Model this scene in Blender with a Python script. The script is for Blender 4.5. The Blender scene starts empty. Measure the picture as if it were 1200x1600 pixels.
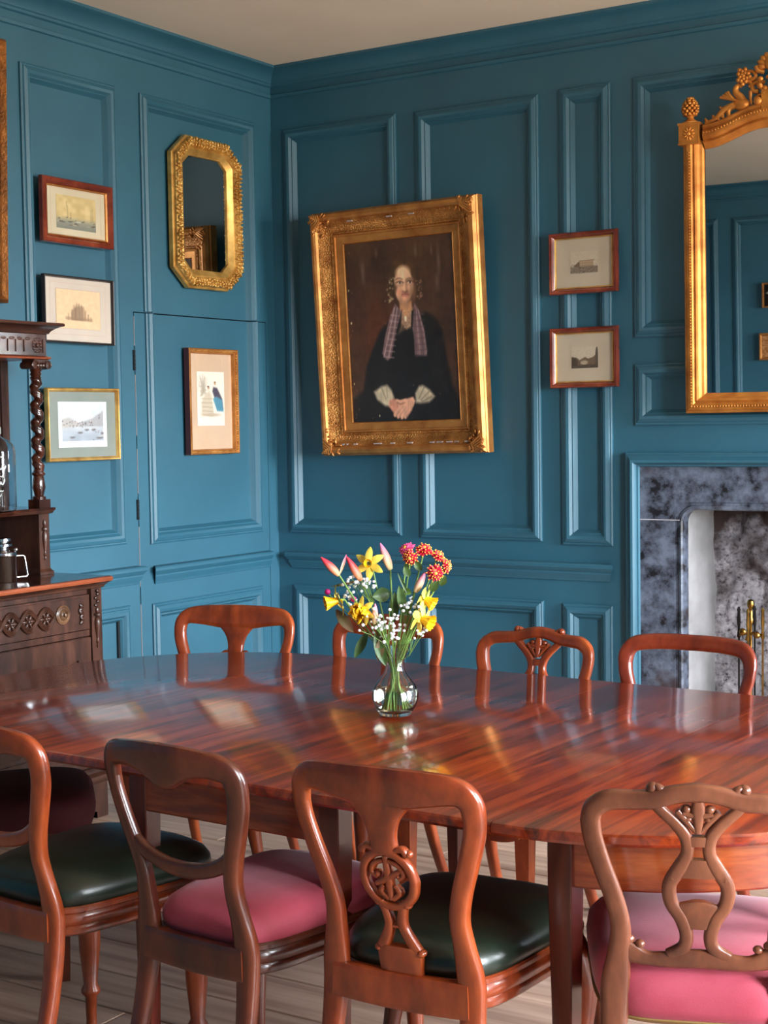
import bpy, bmesh, math, random
import numpy as np
from mathutils import Matrix, Vector
random.seed(7); np.random.seed(7)
S = bpy.context.scene
COL = S.collection
PI = math.pi

# ------------------------------------------------------------------ camera
XL, YB, XR, YS, ZC = -4.535, 6.18, 2.60, -0.90, 3.256      # room: left, back, right, south walls, ceiling
cam = bpy.data.cameras.new('camera'); camo = bpy.data.objects.new('camera', cam); COL.objects.link(camo)
yaw, pit, rol = math.radians(32.25872), math.radians(-3.38998), math.radians(-0.89281)
fw = Vector((-math.sin(yaw)*math.cos(pit), math.cos(yaw)*math.cos(pit), math.sin(pit)))
r0 = fw.cross(Vector((0, 0, 1))).normalized(); u0 = r0.cross(fw)
rr = r0*math.cos(rol)+u0*math.sin(rol); uu = -r0*math.sin(rol)+u0*math.cos(rol)
M = Matrix((rr, uu, -fw)).transposed().to_4x4(); M.translation = (0, 0, 1.5)
camo.matrix_world = M
cam.sensor_fit = 'VERTICAL'; cam.sensor_height = 36; cam.lens = 2357.68/1600*36
cam.clip_start = 0.05
S.camera = camo

# ------------------------------------------------------------------ world, light, exposure
S.view_settings.view_transform = 'Standard'; S.view_settings.look = 'None'
S.view_settings.gamma = 1; S.view_settings.use_curve_mapping = False
S.view_settings.exposure = 2.5
W = bpy.data.worlds.new('sky'); S.world = W; W.use_nodes = True
_n, _l = W.node_tree.nodes, W.node_tree.links; bg = _n['Background']; bg.inputs[1].default_value = 14.0
_tc = _n.new('ShaderNodeTexCoord'); _sx = _n.new('ShaderNodeSeparateXYZ'); _cr = _n.new('ShaderNodeValToRGB'); _mr = _n.new('ShaderNodeMapRange')
_l.new(_tc.outputs['Generated'], _sx.inputs[0]); _l.new(_sx.outputs[2], _mr.inputs[0]); _mr.inputs[1].default_value = -1; _mr.inputs[2].default_value = 1
_l.new(_mr.outputs[0], _cr.inputs[0]); _l.new(_cr.outputs[0], bg.inputs[0])
_e = _cr.color_ramp.elements; _e[0].position = .46; _e[0].color = (.27, .25, .21, 1); _e[1].position = .53; _e[1].color = (.86, .94, 1.0, 1)     # ground, overcast sky
_e = _cr.color_ramp.elements.new(.85); _e.color = (1.0, 1.02, 1.08, 1)
WINDOWS = [(4.30, 5.95, 0.60, 2.72), (1.40, 2.80, 0.60, 2.72)]                                  # y0, y1, z0, z1 in the right wall
def window_portal(y0, y1, z0, z1):                                     # sampling guide for the sky in the window opening
    l = bpy.data.lights.new('window_daylight', 'AREA'); l.shape = 'RECTANGLE'; l.size = z1-z0; l.size_y = y1-y0; l.cycles.is_portal = True
    o = bpy.data.objects.new('window_daylight', l); COL.objects.link(o)
    o.location = (XR+.31, (y0+y1)/2, (z0+z1)/2); o.rotation_euler = (0, PI/2, 0)
for w_ in WINDOWS: window_portal(*w_)

# ------------------------------------------------------------------ helpers
def lin(c):
    return tuple(((x/255)/12.92 if x/255 <= .04045 else ((x/255+.055)/1.055)**2.4) for x in c)
class MB:
    def __init__(s): s.v = []; s.f = []
    def add(s, vs, fs):
        b = len(s.v); s.v += [tuple(v) for v in vs]; s.f += [tuple(b+i for i in f) for f in fs]; return s
    def box(s, x0, x1, y0, y1, z0, z1, m=None):
        vs = [(x, y, z) for x in (x0, x1) for y in (y0, y1) for z in (z0, z1)]
        if m: vs = [tuple(m @ Vector(v)) for v in vs]
        return s.add(vs, [(0, 1, 3, 2), (4, 6, 7, 5), (0, 4, 5, 1), (2, 3, 7, 6), (0, 2, 6, 4), (1, 5, 7, 3)])
    def grid(s, P):                                  # P[i][j] of points
        n, m = len(P), len(P[0])
        return s.add([p for r in P for p in r], [(i*m+j, i*m+j+1, (i+1)*m+j+1, (i+1)*m+j) for i in range(n-1) for j in range(m-1)])
    def rings(s, R, cap=True, close=False):          # list of closed rings of equal length
        n, m = len(R), len(R[0])
        fs = [(i*m+j, i*m+(j+1) % m, ((i+1) % n)*m+(j+1) % m, ((i+1) % n)*m+j) for i in range(n if close else n-1) for j in range(m)]
        if cap and not close: fs += [tuple(range(m))[::-1], tuple((n-1)*m+j for j in range(m))]
        return s.add([p for r in R for p in r], fs)
    def lathe(s, prof, n=24, c=(0, 0, 0), cap=True, m=None):
        R = []
        for r, z in prof:
            ring = [Vector((r*math.cos(2*PI*k/n), r*math.sin(2*PI*k/n), z)) for k in range(n)]
            if m: ring = [m @ p for p in ring]
            R.append([(p.x+c[0], p.y+c[1], p.z+c[2]) for p in ring])
        return s.rings(R, cap)
    def ell(s, c, r, n=10, k=6, m=None):
        R = []
        for i in range(k+1):
            t = -PI/2+PI*i/k; cr = max(math.cos(t), .02)
            ring = [Vector((r[0]*cr*math.cos(2*PI*j/n), r[1]*cr*math.sin(2*PI*j/n), r[2]*math.sin(t))) for j in range(n)]
            if m: ring = [m @ p for p in ring]
            R.append([(p.x+c[0], p.y+c[1], p.z+c[2]) for p in ring])
        return s.rings(R)
    def tube(s, pts, rad, n=8, flat=None):           # round tube along 3D points; rad number or list; flat=(axis vec, factor)
        pts = [Vector(p) for p in pts]; R = []
        N = None
        for i, p in enumerate(pts):
            t = (pts[min(i+1, len(pts)-1)]-pts[max(i-1, 0)]).normalized()
            if N is None:
                a = Vector((0, 0, 1)) if abs(t.z) < .9 else Vector((1, 0, 0)); N = t.cross(a).normalized()
            N = (N-t*N.dot(t)).normalized(); B = t.cross(N)
            r = rad[i] if isinstance(rad, (list, tuple)) else rad
            ring = []
            for k in range(n):
                d = N*math.cos(2*PI*k/n)*r+B*math.sin(2*PI*k/n)*r
                if flat: d = d-Vector(flat[0])*d.dot(Vector(flat[0]))*(1-flat[1])
                ring.append(tuple(p+d))
            R.append(ring)
        return s.rings(R)
    def prism(s, poly, a, b, f=lambda u, v, w: (u, v, w)):   # polygon (u,v) extruded from w=a to b
        n = len(poly)
        vs = [f(u, v, a) for u, v in poly]+[f(u, v, b) for u, v in poly]
        return s.add(vs, [tuple(range(n))[::-1], tuple(range(n, 2*n))]+[(i, (i+1) % n, n+(i+1) % n, n+i) for i in range(n)])
    def sweep(s, path, prof, closed=True, f=lambda u, v, w: (u, v, w), endshift=False):
        """profile [(d,h)] swept along 2D path: d = offset to the left of the path, h = third coordinate; mitred."""
        n = len(path); P = [Vector(p) for p in path]; R = []
        for i in range(n):
            a = P[i]-P[i-1] if (closed or i > 0) else P[1]-P[0]
            b = P[(i+1) % n]-P[i] if (closed or i < n-1) else P[-1]-P[-2]
            a.normalize(); b.normalize()
            na, nb = Vector((-a.y, a.x)), Vector((-b.y, b.x)); q = (na+nb); q = q/max(q.dot(na), .15)
            R.append([f(P[i].x+q.x*d, P[i].y+q.y*d, h) for d, h in prof])
        m = len(prof)
        fs = [(i*m+j, i*m+j+1, ((i+1) % n)*m+j+1, ((i+1) % n)*m+j) for i in range(n if closed else n-1) for j in range(m-1)]
        if closed is False: fs += [tuple(range(m)), tuple((n-1)*m+j for j in range(m))[::-1]]
        return s.add([p for r in R for p in r], fs)
    def build(s, name, mat, parent=None, angle=40, stuff=False, fix=True):
        me = bpy.data.meshes.new(name); me.from_pydata(s.v, [], s.f)
        if fix:
            bm = bmesh.new(); bm.from_mesh(me); bmesh.ops.recalc_face_normals(bm, faces=bm.faces); bm.to_mesh(me); bm.free()
        if angle: me.shade_smooth(); me.set_sharp_from_angle(angle=math.radians(angle))
        if mat: me.materials.append(mat)
        o = bpy.data.objects.new(name, me); COL.objects.link(o)
        if parent: o.parent = parent
        if stuff: o['kind'] = 'stuff'
        return o
def thing(name, label, cat, mat=None, loc=(0, 0, 0), rz=0, group=None):
    o = bpy.data.objects.new(name, None); COL.objects.link(o); o.empty_display_size = .1
    if mat is not None: o.matrix_world = mat
    else: o.location = loc; o.rotation_euler = (0, 0, rz)
    o['label'] = label; o['category'] = cat
    if group: o['group'] = group
    return o
def struct(o, label=None):
    o['kind'] = 'structure'
    if label: o['label'] = label
    return o
def spline(pts, k=6):
    pts = [Vector(p) for p in pts]; out = []
    for i in range(len(pts)-1):
        p0 = pts[max(i-1, 0)]; p1 = pts[i]; p2 = pts[i+1]; p3 = pts[min(i+2, len(pts)-1)]
        for j in range(k):
            t = j/k
            out.append(.5*((2*p1)+(p2-p0)*t+(2*p0-5*p1+4*p2-p3)*t*t+(3*p1-p0-3*p2+p3)*t**3))
    out.append(pts[-1]); return out
# wall frames: local x runs along the wall (to the right seen from the room), y up, z out of the wall
MLEFT = Matrix(((0, 0, 1, XL), (1, 0, 0, 0), (0, 1, 0, 0), (0, 0, 0, 1)))
MBACK = Matrix(((1, 0, 0, 0), (0, 0, -1, YB), (0, 1, 0, 0), (0, 0, 0, 1)))
MSOUTH = Matrix(((-1, 0, 0, 0), (0, 0, 1, YS), (0, 1, 0, 0), (0, 0, 0, 1)))
MRIGHT = Matrix(((0, 0, -1, XR), (-1, 0, 0, 0), (0, 1, 0, 0), (0, 0, 0, 1)))
def on_wall(MW, u, v, w=0, roll=0, tilt=0, yaw=0):
    return MW @ Matrix.Translation((u, v, w)) @ Matrix.Rotation(yaw, 4, 'Y') @ Matrix.Rotation(tilt, 4, 'X') @ Matrix.Rotation(roll, 4, 'Z')

# ------------------------------------------------------------------ materials
def newmat(name):
    m = bpy.data.materials.new(name); m.use_nodes = True
    nt = m.node_tree; return m, nt, nt.nodes['Principled BSDF']
def N(nt, t, **kw):
    n = nt.nodes.new(t)
    for k, v in kw.items():
        if k.startswith('i_'):
            key = k[2:].replace('_', ' '); n.inputs[int(key) if key.isdigit() else key].default_value = v
        else: setattr(n, k, v)
    return n
def ramp(nt, fac, stops):
    r = N(nt, 'ShaderNodeValToRGB'); e = r.color_ramp.elements
    while len(e) < len(stops): e.new(.5)
    for k, (p, c) in enumerate(stops): e[k].position = p; e[k].color = (*c, 1)
    nt.links.new(fac, r.inputs[0]); return r
def coords(nt, scale=(1, 1, 1), rot=(0, 0, 0), space='Object'):
    tc = N(nt, 'ShaderNodeTexCoord'); mp = N(nt, 'ShaderNodeMapping')
    mp.inputs['Scale'].default_value = scale; mp.inputs['Rotation'].default_value = rot
    nt.links.new(tc.outputs[space], mp.inputs[0]); return mp.outputs[0]
def bump(nt, b, h, strength, dist=.002):
    n = N(nt, 'ShaderNodeBump'); n.inputs['Strength'].default_value = strength; n.inputs['Distance'].default_value = dist
    nt.links.new(h, n.inputs['Height']); nt.links.new(n.outputs[0], b.inputs['Normal'])
def plain(name, c, rough=.5, metal=0, spec=.5, **kw):
    m, nt, b = newmat(name); b.inputs['Base Color'].default_value = (*lin(c), 1)
    b.inputs['Roughness'].default_value = rough; b.inputs['Metallic'].default_value = metal; b.inputs['Specular IOR Level'].default_value = spec
    for k, v in kw.items(): b.inputs[k.replace('_', ' ')].default_value = v
    return m
def mottled(name, c1, c2, scale=8, rough=.5, metal=0, bs=.2, bscale=60, bd=.002, spec=.5, rough2=None, detail=4, pos=(.35, .7)):
    m, nt, b = newmat(name); co = coords(nt)
    n = N(nt, 'ShaderNodeTexNoise', i_Scale=scale, i_Detail=detail); nt.links.new(co, n.inputs['Vector'])
    r = ramp(nt, n.outputs[0], [(pos[0], lin(c1)), (pos[1], lin(c2))]); nt.links.new(r.outputs[0], b.inputs['Base Color'])
    b.inputs['Roughness'].default_value = rough; b.inputs['Metallic'].default_value = metal; b.inputs['Specular IOR Level'].default_value = spec
    n2 = N(nt, 'ShaderNodeTexNoise', i_Scale=bscale, i_Detail=3); nt.links.new(co, n2.inputs['Vector'])
    if bs: bump(nt, b, n2.outputs[0], bs, bd)
    return m
def wood(name, dark, mid, light, scale=(14, 1.6, 14), rough=.28, coat=.4, seed=0, contrast=(.3, .5, .72), coat_rough=.12, bs=.08):
    m, nt, b = newmat(name); co = coords(nt, scale)
    n = N(nt, 'ShaderNodeTexNoise', noise_dimensions='4D', i_Scale=1.0, i_Detail=6, i_Roughness=.6, i_Distortion=.6, i_W=seed*3.1); nt.links.new(co, n.inputs['Vector'])
    r = ramp(nt, n.outputs[0], [(contrast[0], lin(dark)), (contrast[1], lin(mid)), (contrast[2], lin(light))])
    co2 = coords(nt, tuple(7*s for s in scale)); n2 = N(nt, 'ShaderNodeTexNoise', i_Scale=1.0, i_Detail=3); nt.links.new(co2, n2.inputs['Vector'])
    mx = N(nt, 'ShaderNodeMix', data_type='RGBA', blend_type='MULTIPLY'); mx.inputs[0].default_value = .35
    r2 = ramp(nt, n2.outputs[0], [(.3, (.45, .45, .45)), (.65, (1, 1, 1))])
    nt.links.new(r.outputs[0], mx.inputs[6]); nt.links.new(r2.outputs[0], mx.inputs[7]); nt.links.new(mx.outputs[2], b.inputs['Base Color'])
    b.inputs['Roughness'].default_value = rough; b.inputs['Coat Weight'].default_value = coat; b.inputs['Coat Roughness'].default_value = coat_rough
    bump(nt, b, n2.outputs[0], bs, .0006)
    return m
def attr_mat(name, rough=.6, spec=.3, bs=0, coat=0):
    m, nt, b = newmat(name); a = N(nt, 'ShaderNodeVertexColor', layer_name='Col'); nt.links.new(a.outputs[0], b.inputs['Base Color'])
    b.inputs['Roughness'].default_value = rough; b.inputs['Specular IOR Level'].default_value = spec
    b.inputs['Coat Weight'].default_value = coat; b.inputs['Coat Roughness'].default_value = .25
    if bs:
        co = coords(nt); n = N(nt, 'ShaderNodeTexNoise', i_Scale=9, i_Detail=3); nt.links.new(co, n.inputs['Vector']); bump(nt, b, n.outputs[0], bs, .012)
    return m
def pane_mat(name, tint=(1, 1, 1), gloss=.1, rough=.02):
    m = bpy.data.materials.new(name); m.use_nodes = True; nt = m.node_tree; nt.nodes.clear()
    out = N(nt, 'ShaderNodeOutputMaterial'); mix = N(nt, 'ShaderNodeMixShader'); t = N(nt, 'ShaderNodeBsdfTransparent'); g = N(nt, 'ShaderNodeBsdfGlossy')
    t.inputs[0].default_value = (*tint, 1); g.inputs['Roughness'].default_value = rough
    fr = N(nt, 'ShaderNodeFresnel', i_IOR=1.5)
    ge = N(nt, 'ShaderNodeNewGeometry'); mi = N(nt, 'ShaderNodeMapRange'); mi.inputs[3].default_value = 1.5; mi.inputs[4].default_value = 1/1.5   # same loss from either side of the sheet
    nt.links.new(ge.outputs['Backfacing'], mi.inputs[0]); nt.links.new(mi.outputs[0], fr.inputs[0]); nt.links.new(fr.outputs[0], mix.inputs[0])
    nt.links.new(t.outputs[0], mix.inputs[1]); nt.links.new(g.outputs[0], mix.inputs[2]); nt.links.new(mix.outputs[0], out.inputs[0]); return m
def gilt(name, c1, c2, scale=60, bs=.6, rough=.32, bd=.004, kind='noise'):
    m, nt, b = newmat(name); co = coords(nt)
    n = N(nt, 'ShaderNodeTexNoise', i_Scale=14, i_Detail=5); nt.links.new(co, n.inputs['Vector'])
    r = ramp(nt, n.outputs[0], [(.3, lin(c1)), (.65, lin(c2))]); nt.links.new(r.outputs[0], b.inputs['Base Color'])
    b.inputs['Metallic'].default_value = .6; b.inputs['Roughness'].default_value = rough+.08
    if bs:
        v = N(nt, 'ShaderNodeTexVoronoi', i_Scale=scale) if kind == 'vor' else N(nt, 'ShaderNodeTexNoise', i_Scale=scale, i_Detail=4)
        nt.links.new(co, v.inputs['Vector']); bump(nt, b, v.outputs[0], bs, bd)
    return m

PAINT = mottled('teal_paint', (28, 90, 112), (34, 97, 119), 3, .56, 0, .05, 180, .001, 1.0)
CEIL = mottled('ceiling_plaster', (226, 212, 192), (232, 218, 198), 2, .9, 0, .05, 40)
CREAM = plain('cream_paint', (225, 220, 208), .5)
GAP = plain('dark_gap', (14, 24, 30), .8)
WORN = plain('worn_paint', (176, 160, 156), .7)
MAHO = [wood('mahogany_orange', (84, 30, 12), (142, 58, 24), (178, 84, 38), (9, 9, 4), .3, .4, 1),
        wood('mahogany_brown', (48, 18, 10), (86, 36, 20), (116, 54, 30), (9, 9, 4), .3, .35, 2),
        wood('walnut_faded', (78, 40, 26), (118, 66, 44), (146, 88, 60), (9, 9, 4), .34, .3, 3),
        wood('mahogany_red', (70, 22, 12), (116, 40, 20), (150, 62, 34), (9, 9, 4), .3, .4, 4)]
OAK = wood('dark_oak', (34, 18, 13), (66, 36, 25), (98, 58, 42), (16, 16, 3), .38, .25, 5)
OAKH = wood('dark_oak_horizontal', (34, 18, 13), (66, 36, 25), (98, 58, 42), (3, 16, 16), .36, .25, 6)
OAKE = wood('oak_worn_edge', (96, 44, 24), (150, 72, 40), (176, 92, 56), (3, 16, 16), .36, .25, 6)
OAKG = wood('dark_oak_polished', (30, 14, 10), (60, 28, 18), (96, 46, 28), (16, 16, 6), .18, .6, 7)
GOLD = gilt('gilt', (164, 100, 46), (206, 142, 76), 30, .15, .34)
GOLDT = gilt('gilt_textured', (150, 90, 38), (206, 146, 78), 150, 1.0, .36, .005, 'vor')
GOLDL = gilt('gilt_bright', (176, 124, 54), (232, 188, 108), 40, .2, .3)
GOLDD = gilt('gilt_dark_ornament', (92, 52, 22), (160, 100, 44), 90, .8, .45, .006)
GOLDM = gilt('gilt_mirror', (170, 102, 40), (214, 144, 66), 30, .25, .42)
FRAMER = wood('frame_mahogany', (70, 22, 12), (122, 46, 26), (158, 72, 44), (5, 5, 5), .25, .5, 8)
BLACKF = plain('black_frame', (44, 34, 34), .35)
MAT_CREAM = mottled('mat_cream', (208, 194, 164), (214, 202, 174), 5, .85, 0, 0)
MAT_PEACH = mottled('mat_peach', (206, 174, 146), (212, 182, 154), 5, .85, 0, 0)
MAT_TAN = mottled('mat_tan', (196, 182, 158), (204, 190, 166), 5, .85, 0, 0)
MAT_GREY = mottled('mat_grey_green', (132, 140, 132), (140, 148, 140), 5, .85, 0, 0)
MAT_IVORY = mottled('mat_ivory', (206, 192, 178), (212, 198, 184), 5, .85, 0, 0)
INK = attr_mat('printed_paper', .8, .2)
OIL = attr_mat('oil_paint', .34, .5, .5, .15)
PANE = pane_mat('picture_glass')
MIRROR = plain('mirror_silver', (226, 226, 224), .01, 1)
MIRRORD = plain('aged_mirror_silver', (200, 202, 200), .02, 1)
GREENL = mottled('green_leather', (20, 30, 22), (30, 42, 30), 10, .33, 0, .15, 220, .0015, .55)
PINK = mottled('rose_velvet', (156, 50, 68), (192, 88, 106), 4, .7, 0, .25, 260, .0012, .35)
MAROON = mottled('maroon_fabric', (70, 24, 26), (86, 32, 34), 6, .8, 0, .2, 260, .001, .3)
for _m in (PINK,):
    _b = _m.node_tree.nodes['Principled BSDF']; _b.inputs['Sheen Weight'].default_value = .4; _b.inputs['Sheen Roughness'].default_value = .35; _b.inputs['Sheen Tint'].default_value = (1, .75, .8, 1)
PIPING = plain('gold_piping', (140, 112, 62), .6)
STEEL = plain('stainless_steel', (206, 204, 206), .12, 1)
BRASS = mottled('old_brass', (120, 88, 40), (170, 132, 70), 30, .3, 1, .1, 80)
IRON = plain('dark_iron', (40, 36, 36), .45, .8)
SLATE = None
STEM = plain('stem_green', (108, 142, 66), .5); LEAF = mottled('leaf_green', (50, 78, 34), (84, 112, 58), 30, .45, 0, .1, 80)
LEAFB = mottled('leaf_bronze', (96, 88, 50), (120, 84, 62), 20, .5, 0, .1, 80)
YEL = plain('daffodil_pale_yellow', (248, 226, 92), .5); YELD = plain('daffodil_deep_yellow', (250, 190, 10), .5)
REDF = plain('crimson_petal', (206, 22, 52), .5); PINKF = plain('pink_petal', (222, 74, 130), .5); TIPY = plain('yellow_petal_tip', (246, 186, 72), .5)
MAGF = plain('magenta_bud', (200, 30, 120), .5); WHITEF = plain('white_blossom', (238, 240, 246), .6)

def gradient_mat(name, c_bottom, c_top, z0, z1):      # bud colouring: its own pigment from base to tip
    m, nt, b = newmat(name); tc = N(nt, 'ShaderNodeTexCoord'); sx = N(nt, 'ShaderNodeSeparateXYZ'); mr = N(nt, 'ShaderNodeMapRange')
    nt.links.new(tc.outputs['Generated'], sx.inputs[0]); nt.links.new(sx.outputs[2], mr.inputs[0])
    r = ramp(nt, mr.outputs[0], [(z0, lin(c_bottom)), (z1, lin(c_top))]); nt.links.new(r.outputs[0], b.inputs['Base Color']); b.inputs['Roughness'].default_value = .45
    return m
BUDR = gradient_mat('lily_bud_red', (226, 150, 104), (196, 44, 62), .1, .75)
BUDP = gradient_mat('lily_bud_pink', (236, 206, 150), (214, 110, 150), .1, .9)

def slate_mat():
    m, nt, b = newmat('stained_slate'); co = coords(nt, (1, 1, .6))
    n = N(nt, 'ShaderNodeTexNoise', i_Scale=9, i_Detail=8, i_Roughness=.74); nt.links.new(co, n.inputs['Vector'])
    r = ramp(nt, n.outputs[0], [(.40, lin((30, 28, 32))), (.47, lin((74, 80, 94))), (.62, lin((112, 122, 140)))])
    n2 = N(nt, 'ShaderNodeTexNoise', i_Scale=5, i_Detail=3); nt.links.new(co, n2.inputs['Vector'])
    r2 = ramp(nt, n2.outputs[0], [(.6, (0, 0, 0)), (.72, (1, 1, 1))])
    mx = N(nt, 'ShaderNodeMix', data_type='RGBA'); nt.links.new(r2.outputs[0], mx.inputs[0]); nt.links.new(r.outputs[0], mx.inputs[6]); mx.inputs[7].default_value = (*lin((60, 42, 40)), 1)
    nt.links.new(mx.outputs[2], b.inputs['Base Color']); b.inputs['Roughness'].default_value = .34
    bump(nt, b, n.outputs[0], .1, .002); return m
SLATE = slate_mat()
def stone_mat():
    m, nt, b = newmat('sooty_rubble_stone'); co = coords(nt)
    n = N(nt, 'ShaderNodeTexNoise', i_Scale=42, i_Detail=6, i_Roughness=.7); nt.links.new(co, n.inputs['Vector'])
    r = ramp(nt, n.outputs[0], [(.34, lin((50, 42, 44))), (.46, lin((150, 146, 152))), (.66, lin((190, 188, 194)))])
    n2 = N(nt, 'ShaderNodeTexNoise', i_Scale=4.5, i_Detail=5); nt.links.new(co, n2.inputs['Vector'])
    sx = N(nt, 'ShaderNodeSeparateXYZ'); nt.links.new(co, sx.inputs[0])
    mr = N(nt, 'ShaderNodeMapRange'); mr.inputs[1].default_value = .85; mr.inputs[2].default_value = 1.12; mr.inputs[3].default_value = -.05; mr.inputs[4].default_value = .34
    nt.links.new(sx.outputs[1], mr.inputs[0])
    ad = N(nt, 'ShaderNodeMath', operation='ADD'); nt.links.new(n2.outputs[0], ad.inputs[0]); nt.links.new(mr.outputs[0], ad.inputs[1])
    r2 = ramp(nt, ad.outputs[0], [(.5, (0, 0, 0)), (.66, (1, 1, 1))])
    mx = N(nt, 'ShaderNodeMix', data_type='RGBA'); nt.links.new(r2.outputs[0], mx.inputs[0]); nt.links.new(r.outputs[0], mx.inputs[6]); mx.inputs[7].default_value = (*lin((58, 44, 42)), 1)
    nt.links.new(mx.outputs[2], b.inputs['Base Color']); b.inputs['Roughness'].default_value = .9
    bump(nt, b, n.outputs[0], .6, .006); return m
STONE = stone_mat()
PLASTER = mottled('firebox_plaster', (140, 138, 138), (170, 168, 170), 6, .85, 0, .4, 90, .004)

def table_mat():
    m, nt, b = newmat('polished_mahogany_top'); co = coords(nt, (26, 1.5, 26), (0, 0, .1))
    n = N(nt, 'ShaderNodeTexNoise', i_Scale=1.0, i_Detail=7, i_Roughness=.62, i_Distortion=.9); nt.links.new(co, n.inputs['Vector'])
    r = ramp(nt, n.outputs[0], [(.3, lin((52, 14, 6))), (.45, lin((122, 38, 13))), (.6, lin((166, 64, 24))), (.75, lin((196, 96, 42)))])
    co2 = coords(nt, (3, .8, 3)); n2 = N(nt, 'ShaderNodeTexNoise', i_Scale=1.0, i_Detail=3, i_Distortion=1.2); nt.links.new(co2, n2.inputs['Vector'])
    r2 = ramp(nt, n2.outputs[0], [(.3, (.6, .55, .5)), (.65, (1.15, 1.1, 1.05))])
    mx = N(nt, 'ShaderNodeMix', data_type='RGBA', blend_type='MULTIPLY'); mx.inputs[0].default_value = 1
    nt.links.new(r.outputs[0], mx.inputs[6]); nt.links.new(r2.outputs[0], mx.inputs[7]); nt.links.new(mx.outputs[2], b.inputs['Base Color'])
    b.inputs['Roughness'].default_value = .3; b.inputs['Coat Weight'].default_value = 1; b.inputs['Coat Roughness'].default_value = .1; b.inputs['Coat IOR'].default_value = 1.55
    n3 = N(nt, 'ShaderNodeTexNoise', i_Scale=7, i_Detail=1); nt.links.new(coords(nt), n3.inputs['Vector'])
    n4 = N(nt, 'ShaderNodeBump'); n4.inputs['Strength'].default_value = .035; n4.inputs['Distance'].default_value = .02
    nt.links.new(n3.outputs[0], n4.inputs['Height']); nt.links.new(n4.outputs[0], b.inputs['Coat Normal'])
    return m
TTOP = table_mat()
TSIDE = wood('mahogany_apron', (62, 18, 8), (132, 50, 20), (182, 92, 44), (2.5, 2.5, 18), .25, .6, 9)
TDARK = wood('mahogany_leg', (48, 14, 9), (86, 28, 15), (112, 42, 24), (14, 14, 2), .28, .5, 10)
def floor_mat():
    m, nt, b = newmat('bare_floorboards'); co = coords(nt, (1.2, 22, 22))
    n = N(nt, 'ShaderNodeTexNoise', i_Scale=1.0, i_Detail=6, i_Distortion=.4); nt.links.new(co, n.inputs['Vector'])
    r = ramp(nt, n.outputs[0], [(.3, lin((150, 120, 102))), (.55, lin((190, 160, 140))), (.75, lin((206, 178, 158)))])
    oi = N(nt, 'ShaderNodeObjectInfo'); hs = N(nt, 'ShaderNodeHueSaturation'); mr = N(nt, 'ShaderNodeMapRange'); mr.inputs[3].default_value = .85; mr.inputs[4].default_value = 1.1
    nt.links.new(oi.outputs['Random'], mr.inputs[0]); nt.links.new(mr.outputs[0], hs.inputs['Value']); nt.links.new(r.outputs[0], hs.inputs['Color'])
    nt.links.new(hs.outputs[0], b.inputs['Base Color']); b.inputs['Roughness'].default_value = .5; bump(nt, b, n.outputs[0], .2, .002); return m
FLOOR = floor_mat()
GLASS = plain('clear_glass', (250, 252, 250), .0, 0, .5, Transmission_Weight=1.0, IOR=1.46)
JARGLASS = plain('jar_glass', (226, 232, 236), .03, 0, .5, Transmission_Weight=1.0, IOR=1.3)
WATER = plain('vase_water', (244, 252, 240), .0, 0, .5, Transmission_Weight=1.0, IOR=1.33)

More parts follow.
